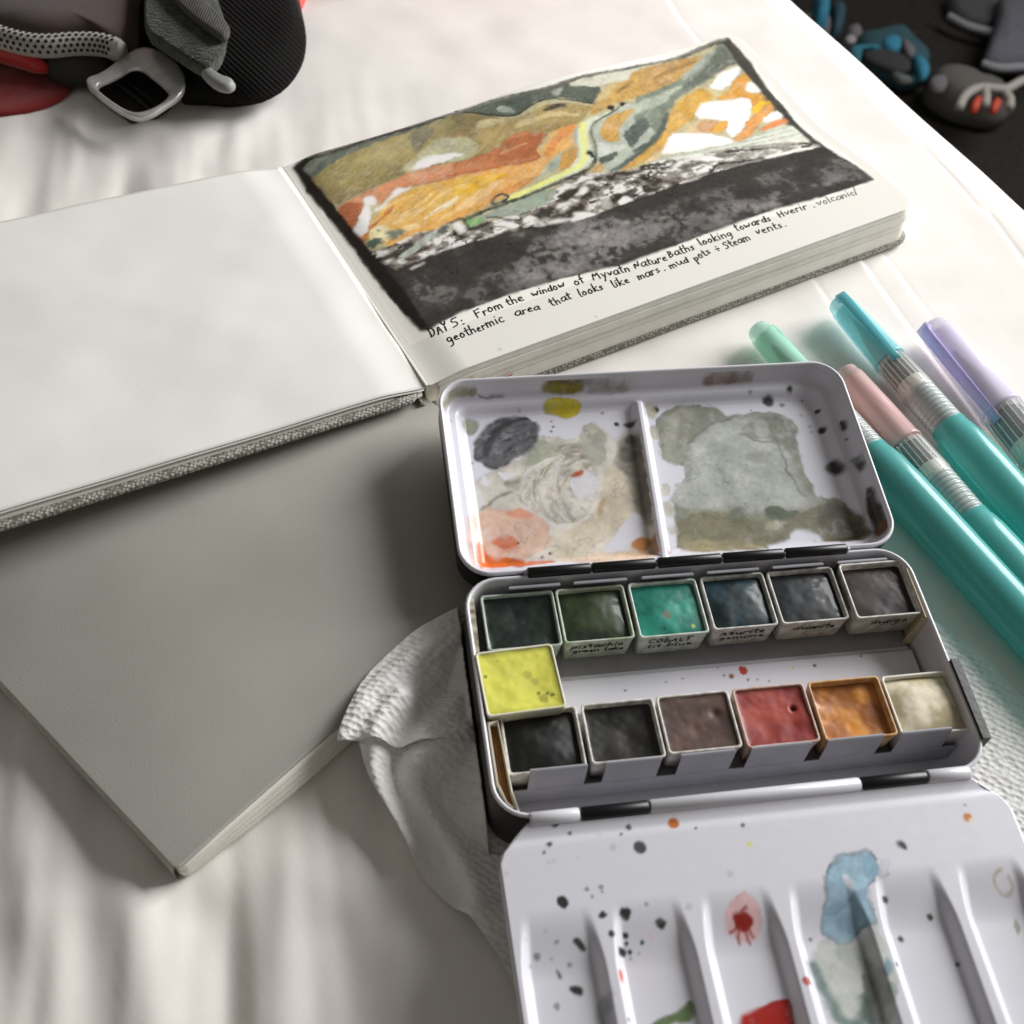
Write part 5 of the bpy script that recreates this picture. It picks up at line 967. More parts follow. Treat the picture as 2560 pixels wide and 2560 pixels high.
# left rear rust-stained gap filler
loft('side_trough', [np.array([(x_, y, z_) for x_, y, z_ in ((-60.0, 29, z0_), (-60.2, 11.8, z0_), (-58.8, 11.6, z0_), (-58.2, 28, z0_))]) for z0_ in (-13, -1.5)], mat('stained_plastic', '#b9b5a2', .5, var=('#5b4632', 500, .9)), tin, cap0=True, cap1=True, smooth=False)
write('pencil_note', [('WATER', 24.5, 0, 12.0, 0)], 2.2, .4, M['pencil'], tin, lambda q: np.column_stack([np.full(len(q), 59.1), q[:, 0], q[:, 1] - 4.2]), 8)

# ------------------------------------------------------------------ pans
def paint_mat(name, c1, c2, rough=.35, coat=.1, scale=180, b=.3):
    return mat(name, c1, rough, coat=coat, spec=.5, attr=True, bump=(220, b * .35, 'noise', .4), vary_rough=(200, max(rough - .05, .1), min(rough + .25, .9)))
def make_pan(name, label, cx, cyy, w_, d_, ztop, c1, c2, rim='#dcdad3', stain=None, rough=.35, coat=.35, level=1.6, dome=0.0, text=None, yaw=0.0, spots=(), specks=(), ink='ink', tilt=0.0):
    t = tag(empty(name, Vector(BOXO) + Matrix([list(r) for r in BOXM]) @ Vector((cx, cyy, ztop)), Matrix([list(r) for r in BOXM]) @ Matrix.Rotation(yaw, 3, 'Z') @ Matrix.Rotation(tilt, 3, 'X')), label, 'paint pan', 'watercolour pans in the tin')
    hw, hd = w_ / 2, d_ / 2
    R_ = lambda e, z, r=1.0: ring3(rrect(-hw + e, -hd + e, hw - e, hd - e, max(r - e * .3, .35), 3), z)
    pm = mat(name + '_cup', rim, .42, var=(stain or '#c5c2b6', 330 if stain else 260, .85 if stain else .4), bump=(500, .15, 'noise', .2)) if (stain or rim != '#dcdad3') else mat(name + '_cup', '#e6e3da', .42, var=(c2, 420, .5), bump=(500, .15, 'noise', .2))
    loft('cup', [R_(1.0, -9.6), R_(.75, -9.5), R_(.12, -.8), R_(0, -.35), R_(.06, -.05), R_(.2, 0), R_(.42, 0), R_(.55, -.1), R_(.68, -.5), R_(1.05, -8.5)], pm, t, cap0=True, cap1=True)
    # dried paint: uneven surface, higher at the walls
    nx, ny = 60, 52; e = .64; level -= .25
    u, v = np.meshgrid(np.linspace(-hw + e, hw - e, nx), np.linspace(-hd + e, hd - e, ny), indexing='ij')
    edge = np.minimum(np.minimum(u + hw - e, hw - e - u), np.minimum(v + hd - e, hd - e - v))
    zz_ = -level + (.25 * np.exp(-edge / .5) if dome <= 0 else 0) - .3 * sm(0, 6, edge) * (1 if dome <= 0 else 0) + dome * (np.clip(1 - (np.abs(u) / (hw - e)) ** 2.4, 0, 1) * np.clip(1 - (np.abs(v) / (hd - e)) ** 2.4, 0, 1)) ** .8 + .7 * (fbm(u + cx, v + cyy, .16, 3, int(abs(cx)) + 3) - .5)
    zz_ = np.where(edge < .4, np.minimum(zz_, -.25), zz_)
    for sx, sy2, sr, sd in spots: zz_ = zz_ + sd * np.exp(-((u - sx) ** 2 + (v - sy2) ** 2) / sr ** 2)
    cp = Canvas(u, v, lin(c1)); sd_ = int(abs(cx * 3 + cyy)); q_ = sm(.35, .68, fbm(u + cx, v + cyy, .22, 4, sd_)).ravel()[:, None]
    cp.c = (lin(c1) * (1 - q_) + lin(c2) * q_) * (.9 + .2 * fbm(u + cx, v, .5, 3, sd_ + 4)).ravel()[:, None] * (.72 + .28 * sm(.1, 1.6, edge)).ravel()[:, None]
    for x_, y_, r_, c_ in specks: cp.spot(x_, y_, r_, c_, wob=.45, soft=.25, op=.85)
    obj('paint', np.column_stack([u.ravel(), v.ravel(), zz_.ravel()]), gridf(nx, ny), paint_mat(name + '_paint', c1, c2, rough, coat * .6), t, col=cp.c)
    if text:
        for k_, (tx, x0_, x1_, zb, hh_) in enumerate(text):
            write('handwriting', [(tx, x0_, zb, x1_, zb)], hh_, .42, M[ink], t, lambda q: np.column_stack([q[:, 0], -hd - .08 + np.clip(-q[:, 1], 0, 9) * .09, q[:, 1]]), int(abs(cx)) + k_)
    return t
MB = Matrix([list(r) for r in BOXM])
make_pan('half_pan', 'dark blackish green paint pan, leftmost of the back row', -46.9, 20.6, 19.2, 16.6, -2.6, '#121c18', '#1d2a23', stain='#8fa595', rim='#c3cdc2', rough=.3, level=1.5)
make_pan('half_pan', 'olive green paint pan labelled pistachio in black handwriting', -27.6, 20.8, 18.4, 16.4, -2.6, '#1b2714', '#323f22', stain='#9aab88', rim='#cfd4c6', rough=.36, level=1.9, dome=1.2, text=[('pistachio', -7.2, 6.8, -3.5, 1.2), ('green lake', -6.6, 7.2, -6.1, 1.0)])
make_pan('half_pan', 'bright turquoise green paint pan labelled cobalt in handwriting', -8.0, 20.6, 18.6, 16.8, -2.4, '#1a7464', '#2a8f7b', rough=.34, coat=.3, level=1.5, dome=.7, text=[('CObALT', -6.8, 5.2, -3.6, 1.35), ('tit blue', -6.4, 6.0, -6.3, 1.1)], specks=((-.8, -1.8, 1.2, '#6f7564'), (5.6, -5.6, .5, '#c9d46a'), (-2.2, -5.8, .4, '#0d3b33'), (5.2, 2.8, .35, '#125a4c')))
make_pan('half_pan', 'dark teal paint pan with blue shine labelled azurite', 11.3, 21.0, 17.6, 16.6, -2.4, '#0b1e21', '#1d3a43', rough=.36, coat=.2, level=1.9, dome=1.3, text=[('AZUrite', -6.5, 6.0, -3.6, 1.3), ('genuine', -6.2, 6.3, -6.2, 1.0)])
make_pan('half_pan', 'blue black paint pan labelled vivianite, beside the raised brown one', 30.3, 20.9, 18.6, 16.6, -2.2, '#0c0f12', '#191e23', rough=.42, level=1.9, dome=.9, text=[('vivianite', -5.6, 6.4, -4.2, 1.3)])
make_pan('half_pan', 'purplish brown swirled paint pan labelled indigo, raised above its row', 50.2, 20.3, 18.6, 17.2, -1.0, '#1a1213', '#33221f', rough=.5, coat=.1, level=2.6, dome=.8, text=[('indigo', -4.2, 6.2, -4.2, 1.6)])
make_pan('half_pan', 'bright lemon yellow paint pan laid across the gap at left', -50.1, 2.2, 19.6, 17.8, .3, '#e4e15c', '#dad85a', rough=.6, coat=.05, level=.7, yaw=.045, specks=((-8.3, 2.2, .45, '#4b4a2a'), (3.9, -4.0, .5, '#55552c'), (6.0, -4.4, .4, '#4b4a2a'), (7.0, -5.0, .55, '#4b4a2a'), (4.6, -5.6, 1.2, '#a6a54a'), (2.2, 1.6, 1.1, '#b9b850'), (3.8, -.8, 1.0, '#c5b650'), (-4.4, 6, .35, '#aeb04a')))
make_pan('half_pan', 'black paint pan with soft grey shine, leftmost of the front row', -46.6, -12.9, 19.0, 16.4, -2.6, '#0a0a09', '#151411', rough=.36, coat=.2, level=2.2, dome=1.3)
make_pan('half_pan', 'very dark olive brown paint pan, second in the front row', -26.8, -12.5, 18.4, 16.0, -2.6, '#12110c', '#211e16', rough=.35, level=2.2)
make_pan('half_pan', 'dull mauve brown paint pan between the black and the brick red pans', -7.7, -12.2, 18.6, 15.6, -2.4, '#4a352d', '#6a5046', rough=.6, coat=.05, level=.9, spots=((5, 2, 1.2, -.7), (-1, -1.5, 1.5, -.3)))
make_pan('half_pan', 'brick red paint pan with a small dark pit', 12.0, -12.4, 18.8, 16.2, -2.4, '#84180f', '#a23a26', stain='#b4765c', rim='#cdbfb2', rough=.45, coat=.15, level=.9, spots=((5.2, 1.6, .7, -1.1),), specks=((5.2, 1.6, .8, '#34100c'),))
make_pan('half_pan', 'golden ochre paint pan with orange stained rim', 32.0, -12.6, 19.0, 16.6, -2.4, '#9a570a', '#cc841c', stain='#b0702a', rim='#d6b98c', rough=.3, coat=.45, level=2.4)
make_pan('half_pan', 'pale buff paint pan with domed cake, rightmost of the front row', 51.3, -13.2, 18.6, 16.8, -2.2, '#b9ae8a', '#e8dfc6', rough=.65, coat=.05, level=1.9, dome=2.3)
# ------------------------------------------------------------------ water brushes
def clear(name, col, trans=.75, rough=.12, alpha=1.0): return mat(name, col, rough, spec=.5, trans=trans, coat=.3, ior=1.4)
teal_body = mat('teal_ink_barrel', '#7bdad6', .22, spec=.5, coat=.35, ior=1.4, var=('#7fd6d1', 18, .6))
tinted(teal_body, '#a9f0ec', .46)
clearp = mat('clear_ribbed_plastic', '#f2f4f2', .2, spec=.5, coat=.3, alpha=.2)
ribp = mat('clear_rib_plastic', '#f6f7f5', .2, spec=.5, coat=.3, alpha=.5)
sponge = mat('dark_grey_core', '#2b2926', .8, bump=(1500, .5, 'noise', .3))
ringm = mat('frosted_ring_plastic', '#dbe4e1', .22, spec=.5, coat=.3, alpha=.62)
collar = mat('cream_collar', '#e4e1d6', .4, coat=.2)
def np_mix(h):
    v = (np.array([int(h[i:i + 2], 16) for i in (1, 3, 5)]) * .45 + 255 * .55).astype(int); return '#%02x%02x%02x' % tuple(v)
def brush(label, tip, end, zt, ze, capc, capd, clip_ang, rs=1.0, cap_len=31.0, grip=True, length=150, cap_open=0.0, clipc=None, barrel=None):
    p0 = Vector((tip[0], tip[1], zt)); p1 = Vector((end[0], end[1], ze)); d = (p1 - p0).normalized()
    yv = Vector((0, 0, 1)).cross(d).normalized(); zv = d.cross(yv)
    t = tag(empty('water_brush', p0, [[d[i], yv[i], zv[i]] for i in range(3)]), label, 'water brush', 'water brushes lying beside the tin')
    cm = mat('cap_plastic', capc, .2, spec=.5, coat=.3, ior=1.4); tinted(cm, np_mix(capc), .55)
    cd = tinted(mat('clip_plastic', capd, .22, spec=.5, coat=.3, ior=1.4), np_mix(capd), .4)
    r = 5.2 * rs; L = cap_len
    cp = lathe('cap', [(0, 0), (0, r * .62), (.5, r * .70), (1.2, r * .74), (3.2, r * .76), (3.5, r * .84), (4.5, r * .86), (L * .6, r * .96), (L - 1.2, r * 1.02), (L - .9, r * 1.07), (L, r * 1.07), (L, r * .92), (L * .6, r * .84), (4.5, r * .72), (3, 0)], cm, t, n=36)
    lathe('brush_tip_holder', [(L * .32, .7 * rs), (L * .5, 1.5 * rs), (L * .62, 2.6 * rs), (L * .8, 3.1 * rs), (L + 1, 3.4 * rs)], mat('bristle_holder', '#c8c4bb', .4), t, n=20)
    # clip: a flat tongue standing off the cap on one side
    hw = 1.7 * rs; cL = L * 1.12; q0 = r * .80
    pr = [(1.0, q0 - .4), (1.2, q0 + 1.9), (4, q0 + 2.6), (cL * .5, q0 + 2.4), (cL * .9, q0 + 1.6), (cL, q0 + 1.9), (cL - .4, q0 + 1.0), (cL * .85, q0 + .9), (cL * .5, q0 + 1.6), (5.0, q0 + 1.7), (3.6, q0 + .2), (3.0, q0 - .6)]
    ca, sa = math.cos(clip_ang), math.sin(clip_ang)
    Lp = []
    for s_, k_ in ((-1, .8), (-.8, 1), (.8, 1), (1, .8)):
        cz = np.mean([b for a, b in pr])
        Lp.append(np.array([(a, (s_ * hw * (1 - .25 * a / cL)) * -sa + (cz + (b - cz) * k_) * ca, (s_ * hw * (1 - .25 * a / cL)) * ca + (cz + (b - cz) * k_) * sa) for a, b in pr]))
    loft('clip', Lp, cd, t, cap0=True, cap1=True)
    x = L
    if grip:
        G = 15.0 * rs
        lathe('grip_core', [(x - .5, 3.2 * rs), (x + 1.8, 3.4 * rs), (x + 2.0, 4.35 * rs), (x + G * .68, 4.5 * rs), (x + G * .70, 3.4 * rs), (x + G, 3.4 * rs)], sponge, t, n=24)
        lathe('grip_shell', [(x - .2, 4.6 * rs), (x + .8, 4.95 * rs), (x + G - .4, 5.35 * rs), (x + G, 5.3 * rs), (x + G, 4.8 * rs), (x + .8, 4.55 * rs)], clearp, t, n=32)
        for k_ in range(20):
            a = 2 * math.pi * k_ / 20; c_, s_ = math.cos(a), math.sin(a); Vx = []
            for xx_, rr_ in ((x + .8, 5.0 * rs), (x + G - .5, 5.38 * rs)):
                for dr, dt in ((-.1, -.17), (.28, -.12), (.28, .12), (-.1, .17)):
                    Vx.append((xx_, (rr_ + dr) * c_ - dt * s_, (rr_ + dr) * s_ + dt * c_))
            obj('grip_rib', Vx, [(0, 1, 2, 3), (7, 6, 5, 4), (0, 4, 5, 1), (1, 5, 6, 2), (2, 6, 7, 3), (3, 7, 4, 0)], ribp, t, smooth=False)
        lathe('collar', [(x + G * .70, 4.0 * rs), (x + G * .71, 4.75 * rs), (x + G * .98, 4.85 * rs), (x + G + .3, 4.5 * rs)], collar, t, n=28)
        x += G
    # ringed neck
    N_ = 9; G = 15.5 * rs; pr = [(x - .2, 3.6 * rs), (x, 5.3 * rs)]
    for k_ in range(N_):
        a = x + G * k_ / N_; w_ = G / N_; pr += [(a + .15, 5.45 * rs), (a + w_ * .62, 5.5 * rs), (a + w_ * .70, 5.05 * rs), (a + w_ * .94, 5.05 * rs)]
    pr += [(x + G, 5.5 * rs)]
    lathe('ringed_neck', pr + [(x + G + .2, 3.5 * rs)], ringm, t, n=36)
    lathe('neck_core', [(x + .5, 3.2 * rs), (x + G, 3.4 * rs)], mat('grey_teal_core', '#5f7370', .5), t, n=16)
    x += G
    Q = length
    lathe('barrel', [(x, 5.2 * rs), (x + .2, 5.75 * rs), (x + 3.0, 5.85 * rs), (x + 3.6, 6.1 * rs), (x + 8, 6.7 * rs), (x + 18, 7.1 * rs), (x + Q * .8, 7.2 * rs), (x + Q * .97, 6.4 * rs), (x + Q, 4.5 * rs), (x + Q, 0)], barrel or teal_body, t, n=48)
    return t
def wp(s): return [tuple(q[:2]) for q in pts(s)]
a = wp("73.1,286.1 106.1,237.9"); brush('water brush with mint green cap, mostly hidden under the open lid', a[0], a[1], 5.9, 6.6, '#d2f8ea', '#a4e8d2', -.25, 1.0, cap_len=28, length=100)
a = wp("100.9,270.9 118.8,241.1"); brush('water brush with pale pink cap and teal barrel, touching the tin lid', a[0], a[1], 6.4, 7.0, '#fde3e0', '#e3a0aa', -.5, 1.0, cap_len=33, length=100)
a = wp("101.3,303.7 117.5,275.9"); brush('water brush with sky blue cap and teal barrel, second from the right', a[0], a[1], 5.6, 6.6, '#b9eef2', '#7fd3dc', 1.9, 1.0, cap_len=30, length=100)
a = wp("132.4,296.4 149.1,262.7"); brush('water brush with lavender cap and clear cream body, rightmost', a[0], a[1], 6.6, 7.4, '#f5f1fe', '#d6cef6', 2.75, 1.27, cap_len=40, grip=True, length=100, barrel=mat('clear_barrel', '#e8ebeb', .2, coat=.4, alpha=.6))

# ------------------------------------------------------------------ paper towel under the tin
Lc = pts("7.4,182.1 -9.2,166.0 -15.6,160.7 -21.4,156.0 -27.6,147.5 -32.4,140.1 -34.3,132.1 -36.0,121.9 -35.2,119.9 -32.0,125.7 -29.6,119.5 -26.6,113.6 -21.8,108.0 -17.0,102.1 -10.4,92.7 -3.6,87.8 2.9,84.0 10.6,75.9 17.7,63.0 19.1,56.6")[:, :2]
Rc = pts("93.4,191.5 110.3,187.1 121.9,183.7 126.0,180.0 130.6,176.5 135.7,172.4 140.4,166.8 145.9,160.2 150.9,151.3 158.3,145.4 165.6,139.6 170.6,133.6 173.3,127.5 172.5,115.0 170.1,104.9 165.9,94.9 160.3,87.0 153.3,80.9 142.2,71.0 131.7,63.2")[:, :2]
nt = 240; ns = 420
def resamp(Pc, n):
    d = np.r_[0, np.cumsum(np.hypot(*np.diff(Pc, axis=0).T))]; t_ = np.linspace(0, d[-1], n); return np.column_stack([np.interp(t_, d, Pc[:, 0]), np.interp(t_, d, Pc[:, 1])])
def resamp_idx(Pc, n):
    t_ = np.linspace(0, len(Pc) - 1, n); return np.column_stack([np.interp(t_, np.arange(len(Pc)), Pc[:, 0]), np.interp(t_, np.arange(len(Pc)), Pc[:, 1])])
Lr = resamp_idx(chaikin(Lc, 1, False), nt); Rr = resamp_idx(chaikin(Rc, 1, False), nt)
sg = np.linspace(0, 1, ns)[None, :, None] ** 1.25
G = Lr[:, None, :] * (1 - sg) + Rr[:, None, :] * sg
X, Y = G[..., 0], G[..., 1]
s1 = (np.linspace(0, 1, ns)[None, :] ** 1.25) * np.ones((nt, 1))
# lifted, crumpled left part
lift = sm(.34, .04, s1)
tt = np.linspace(0, 1, nt)[:, None] * np.ones((1, ns))
Z = .7 + lift * (1.2 + 8.5 * np.exp(-((tt - .36) / .2) ** 2)) 
def rg(txt, h, s_):
    return ridge(X, Y, txt, h, s_)
Z += rg("-12.1,158.2 -21.4,148.5 -27.3,139.5 -31.8,129.8 -34.2,120.8", 3.0, 4.0)
Z += rg("-22.4,134.4 -26.1,126.2 -27.4,118.5 -22.3,108.8 -15.8,100.6", 4.0, 3.2)
Z += rg("-4.3,127.9 -12.6,122.5 -17.8,117.6 -14.7,109.7 -9.0,103.4 -4.7,99.0 0.1,91.0 2.5,86.7", 3.8, 4.0)
Z -= rg("-8.3,144.8 -16.2,134.5 -21.1,126.1 -21.5,118.5 -17.8,110.6 -9.5,100.5 -1.5,89.9", 3.5, 3.0)
Z += lift * 1.6 * (fbm(X, Y, .07, 3, 12) - .5) * 2
Z += .5 * (fbm(X, Y, .05, 3, 17) - .5) * (1 - lift)
Z -= 0
Z = np.maximum(Z, .35)
# the book corner underneath holds it up
u_ = (X + 66.7) * .572 + (Y - 86.2) * .820; v_ = -(X + 66.7) * .781 + (Y - 86.2) * .624
Z = np.maximum(Z, (9.0 * sm(-10, -.8, v_) + .5 * fbm(X, Y, .1, 2, 8)) * sm(-10, -2, u_))
# stay below the tin: box footprint
bx_ = (X - 56.0) * BOXM[0][0] + (Y - 147.2) * BOXM[1][0]; by_ = (X - 56.0) * BOXM[0][1] + (Y - 147.2) * BOXM[1][1]
dbx = np.maximum(np.abs(bx_) - 61, np.abs(by_) - 33)
dl_ = np.maximum(-61 - bx_, 0); Z = np.where((bx_ < -60.5) & (np.abs(by_) < 46), np.maximum(Z, (2.5 + 6.5 * np.exp(-dl_ / 7.0) + 1.2 * (fbm(X, Y, .12, 3, 44) - .5) * 2) * sm(38, 22, np.abs(by_)) * sm(30, 12, dl_)), Z)
Z = np.where(dbx < 0, np.minimum(Z, .8), np.minimum(Z, .8 + np.maximum(dbx, 0) * 30))
Z = np.where((np.abs(bx_) < 63) & (by_ < -33), np.minimum(Z, 12), Z)
n_ = nt * ns
T = np.stack([X, Y, Z], -1).reshape(-1, 3)
def towel_mat():
    mt = mat('embossed_paper_towel', '#f1efeb', .95, spec=.08, sheen=.2); N, L = nodes(mt); b = N['Principled BSDF']
    tc = N.new('ShaderNodeTexCoord'); n1 = N.new('ShaderNodeTexVoronoi'); n1.inputs['Scale'].default_value = 500; n1.inputs['Randomness'].default_value = .62; n1.feature = 'SMOOTH_F1'; n1.inputs['Smoothness'].default_value = .35
    mp = N.new('ShaderNodeMapping'); mp.inputs['Rotation'].default_value = (0, 0, .45); mp.inputs['Scale'].default_value = (1, 1.25, .2); L.new(tc.outputs['Object'], mp.inputs[0]); L.new(mp.outputs[0], n1.inputs['Vector'])
    n2 = N.new('ShaderNodeTexNoise'); n2.inputs['Scale'].default_value = 2500; L.new(tc.outputs['Object'], n2.inputs['Vector'])
    b1 = N.new('ShaderNodeBump'); b1.inputs['Strength'].default_value = .75; b1.inputs['Distance'].default_value = .0008; L.new(n1.outputs['Distance'], b1.inputs['Height'])
    b2 = N.new('ShaderNodeBump'); b2.inputs['Strength'].default_value = .25; b2.inputs['Distance'].default_value = .0002; L.new(n2.outputs['Fac'], b2.inputs['Height']); L.new(b1.outputs[0], b2.inputs['Normal']); L.new(b2.outputs[0], b.inputs['Normal'])
    return mt
F1 = gridf(nt, ns); T2 = T.copy(); T2[:, 2] -= .3
idx = np.arange(n_).reshape(nt, ns); rim = np.concatenate([idx[:, 0], idx[-1, 1:], idx[-2::-1, -1], idx[0, -2:0:-1]]); k = np.arange(len(rim))
F = np.vstack([F1, F1[:, ::-1] + n_, np.stack([rim[k], n_ + rim[k], n_ + rim[(k + 1) % len(rim)], rim[(k + 1) % len(rim)]], 1)])
o = obj('paper_towel', np.vstack([T, T2]), F, towel_mat(), None)
tag(o, 'white embossed paper towel crumpled at its left end, lying under the paint tin', 'paper towel')

# ------------------------------------------------------------------ waist pack with metal buckle, at the back left
bag = tag(empty('waist_pack', (-150, 410, 0)), 'black red and brown waist pack with a brushed metal buckle and grey mesh trim', 'waist pack')
def bagp(s): 
    q = pts(s); q[:, 0] += 150; q[:, 1] -= 410; return q
blk = mat('black_padded_mesh', '#131211', .9, spec=.1, bump=(230, .9, 'ribs', .5))
blk2 = mat('black_webbing', '#2b2927', .8, spec=.2, bump=(420, .9, 'weave', .5))
puff('padded_wing', bagp("-160.9,469.5 -122.4,478.2 -110.1,442.3 -104.9,426.5 -102.7,415.3 -103.0,403.9 -105.0,394.7 -110.0,385.1 -114.0,380.0 -123.3,376.6 -135.5,375.2 -142.8,374.3 -140.9,378.9 -142.1,386.1 -146.7,393.9 -153.3,399.2 -162.1,403.0 -169.8,407.1 -174.9,428.4 -178.1,460.4"), 0, 9, mat('dark_edge_binding', '#1d1c1a', .85, bump=(600, .8, 'weave', .4)), bag, smoothn=1, power=3.0)
puff('padded_wing', bagp("-154.3,454.6 -121.7,461.9 -109.4,432.1 -103.2,418.0 -100.5,406.0 -100.9,393.8 -103.6,382.5 -109.1,373.6 -115.6,369.7 -126.4,368.6 -133.0,368.2 -137.1,376.8 -141.6,382.2 -148.0,387.4 -157.4,392.0 -163.4,399.6 -168.3,421.7 -169.1,446.1"), 8, 14, blk, bag, smoothn=1, power=3.2, tilt=(-.06, 0), noise=1.2)
vel = mat('grey_green_velcro', '#242622', .95, spec=.1, sheen=.3, bump=(900, 1.0, 'noise', 1.2), var=('#4a4e41', 300, .9))
prism('velcro_strap', chaikin(bagp("-165.1,424.1 -142.6,429.2 -129.6,399.4 -125.7,391.4 -124.0,377.8 -124.5,370.9 -126.9,363.9 -134.7,368.8 -145.9,376.9 -154.3,382.9 -159.2,399.8")[:, :2], 1), 19.5, 25.5, vel, bag, bev=1.6)
rib = mat('ribbed_grey_webbing', '#54534e', .8, bump=(330, 1.0, 'weave', .8), var=('#6b6a64', 200, .6))
prism('webbing_fold', chaikin(bagp("-155.4,419.1 -147.6,418.4 -140.7,403.7 -133.8,398.4 -123.2,386.4 -122.3,381.2 -123.5,377.6 -130.5,382.7 -138.2,389.2 -146.6,397.9 -153.0,406.7")[:, :2], 1), 25.7, 29.5, rib, bag, bev=1.2)
puff('strap_tab', bagp("-131.3,368.5 -128.9,369.5 -124.2,365.3 -119.4,362.7 -116.0,361.9 -115.9,358.9 -118.0,356.7 -122.5,358.1 -127.9,363.0"), 20.5, 3.5, mat('pale_grey_plastic', '#8f8f8c', .5, bump=(600, .3, 'noise', .3)), bag, smoothn=1, power=3)
puff('fabric_panel', bagp("-244.2,425.9 -174.2,441.7 -164.5,405.4 -161.5,388.1 -163.8,383.3 -172.2,386.4 -180.6,385.7 -190.7,382.5 -199.9,382.2 -211.4,385.3 -228.7,384.9"), 6, 16, mat('mauve_brown_fabric', '#4a3a35', .9, sheen=.2, bump=(1200, .5, 'weave', .2)), bag, smoothn=1, power=3)
# mesh trim with punched holes
def mesh_mat():
    mt = mat('pale_grey_mesh', '#b5b1aa', .8); N, L = nodes(mt); b = N['Principled BSDF']; tc = N.new('ShaderNodeTexCoord'); v = N.new('ShaderNodeTexVoronoi'); v.inputs['Scale'].default_value = 250; v.inputs['Randomness'].default_value = .18
    mp = N.new('ShaderNodeMapping'); mp.inputs['Scale'].default_value = (1, 1.35, .1); mp.inputs['Rotation'].default_value = (0, 0, .5); L.new(tc.outputs['Object'], mp.inputs[0]); L.new(mp.outputs[0], v.inputs['Vector'])
    r = N.new('ShaderNodeValToRGB'); r.color_ramp.elements[0].position = .26; r.color_ramp.elements[0].color = (.012, .01, .01, 1); r.color_ramp.elements[1].position = .36; r.color_ramp.elements[1].color = (*lin('#b9b5ae'), 1)
    L.new(v.outputs['Distance'], r.inputs[0]); L.new(r.outputs[0], b.inputs['Base Color']); bp = N.new('ShaderNodeBump'); bp.inputs['Distance'].default_value = .0008; L.new(v.outputs['Distance'], bp.inputs['Height']); L.new(bp.outputs[0], b.inputs['Normal']); return mt
mesh_path = bagp("-223.4,386.6 -213.1,382.2 -204.8,379.6 -196.9,378.2 -189.8,378.9 -182.2,382.1 -175.2,383.6 -169.6,383.5 -163.5,380.6")
mp_ = chaikin(mesh_path[:, :2], 2, False); L_ = []
for i_, q in enumerate(mp_):
    t_ = mp_[min(i_ + 1, len(mp_) - 1)] - mp_[max(i_ - 1, 0)]; t_ = t_ / np.linalg.norm(t_); n__ = np.array([-t_[1], t_[0]]); hw = 3.9 if i_ < len(mp_) - 3 else 2.8
    L_.append(np.array([(q[0] + n__[0] * hw * math.cos(a_), q[1] + n__[1] * hw * math.cos(a_), 16 + 4.5 * math.sin(a_)) for a_ in np.linspace(0, 2 * math.pi, 17)[:-1]]))
loft('mesh_trim', L_, mat('pale_grey_mesh', '#aaa69f', .85, bump=(1400, .6, 'noise', .3)), bag, cap0=True, cap1=True)
hv = []; hf = []                          # the punched holes of the mesh, as small dark lozenges just proud of the knit
cum = np.r_[0, np.cumsum(np.hypot(*np.diff(mp_, axis=0).T))]
for row, a_ in enumerate((.9, 1.35, 1.8, 2.25, 2.7, 3.15)):
    for s_ in np.arange(2 + (row % 2) * 1.2, cum[-1] - 2, 2.4):
        q = np.array([np.interp(s_, cum, mp_[:, 0]), np.interp(s_, cum, mp_[:, 1])]); q2 = np.array([np.interp(s_ + .5, cum, mp_[:, 0]), np.interp(s_ + .5, cum, mp_[:, 1])])
        t_ = (q2 - q) / (np.linalg.norm(q2 - q) + 1e-9); n__ = np.array([-t_[1], t_[0]]); b_ = len(hv)
        for k_ in range(6):
            da = .17 * math.sin(k_ * math.pi / 3); dl = .72 * math.cos(k_ * math.pi / 3); aa_ = a_ + da
            hv.append((q[0] + t_[0] * dl + n__[0] * 4.05 * math.cos(aa_), q[1] + t_[1] * dl + n__[1] * 4.05 * math.cos(aa_), 16 + 4.62 * math.sin(aa_)))
        hf.append(tuple(range(b_, b_ + 6)))
o_ = obj('mesh_holes', hv, hf, mat('mesh_hole_dark', '#1a1715', .95), bag, smooth=False); o_['kind'] = 'stuff'
puff('olive_pad', bagp("-196.8,381.5 -192.5,385.7 -185.7,388.2 -175.8,388.6 -168.9,386.7 -169.4,380.1 -173.2,376.2 -178.9,374.5 -186.8,373.9 -192.4,376.0"), 3, 10, mat('dark_olive_fabric', '#2f2d27', .85, bump=(1300, .4, 'weave', .2)), bag, smoothn=1)
puff('black_strap', bagp("-194.0,383.8 -184.2,383.1 -177.8,382.8 -180.3,378.5 -186.4,377.8 -191.5,380.0"), 1, 5, blk2, bag, smoothn=1)
redf = mat('red_fabric', '#b3100d', .6, coat=.2, sheen=.3, bump=(1300, .3, 'weave', .15))
puff('red_panel', bagp("-244.1,397.0 -228.7,393.5 -214.4,389.2 -204.1,386.9 -197.9,384.4 -194.3,379.2 -190.8,377.0 -195.0,374.8 -203.9,377.2 -212.2,379.3 -224.5,382.2 -239.3,384.6"), 6, 8, redf, bag, smoothn=1)
puff('red_lining_and_shade', bagp("-134.8,485.4 -114.1,490.1 -110.5,453.9 -110.9,442.8 -115.0,449.1 -121.5,456.6"), .5, 4, mat('coral_fabric', '#d9483a', .6, sheen=.3), bag, smoothn=1)
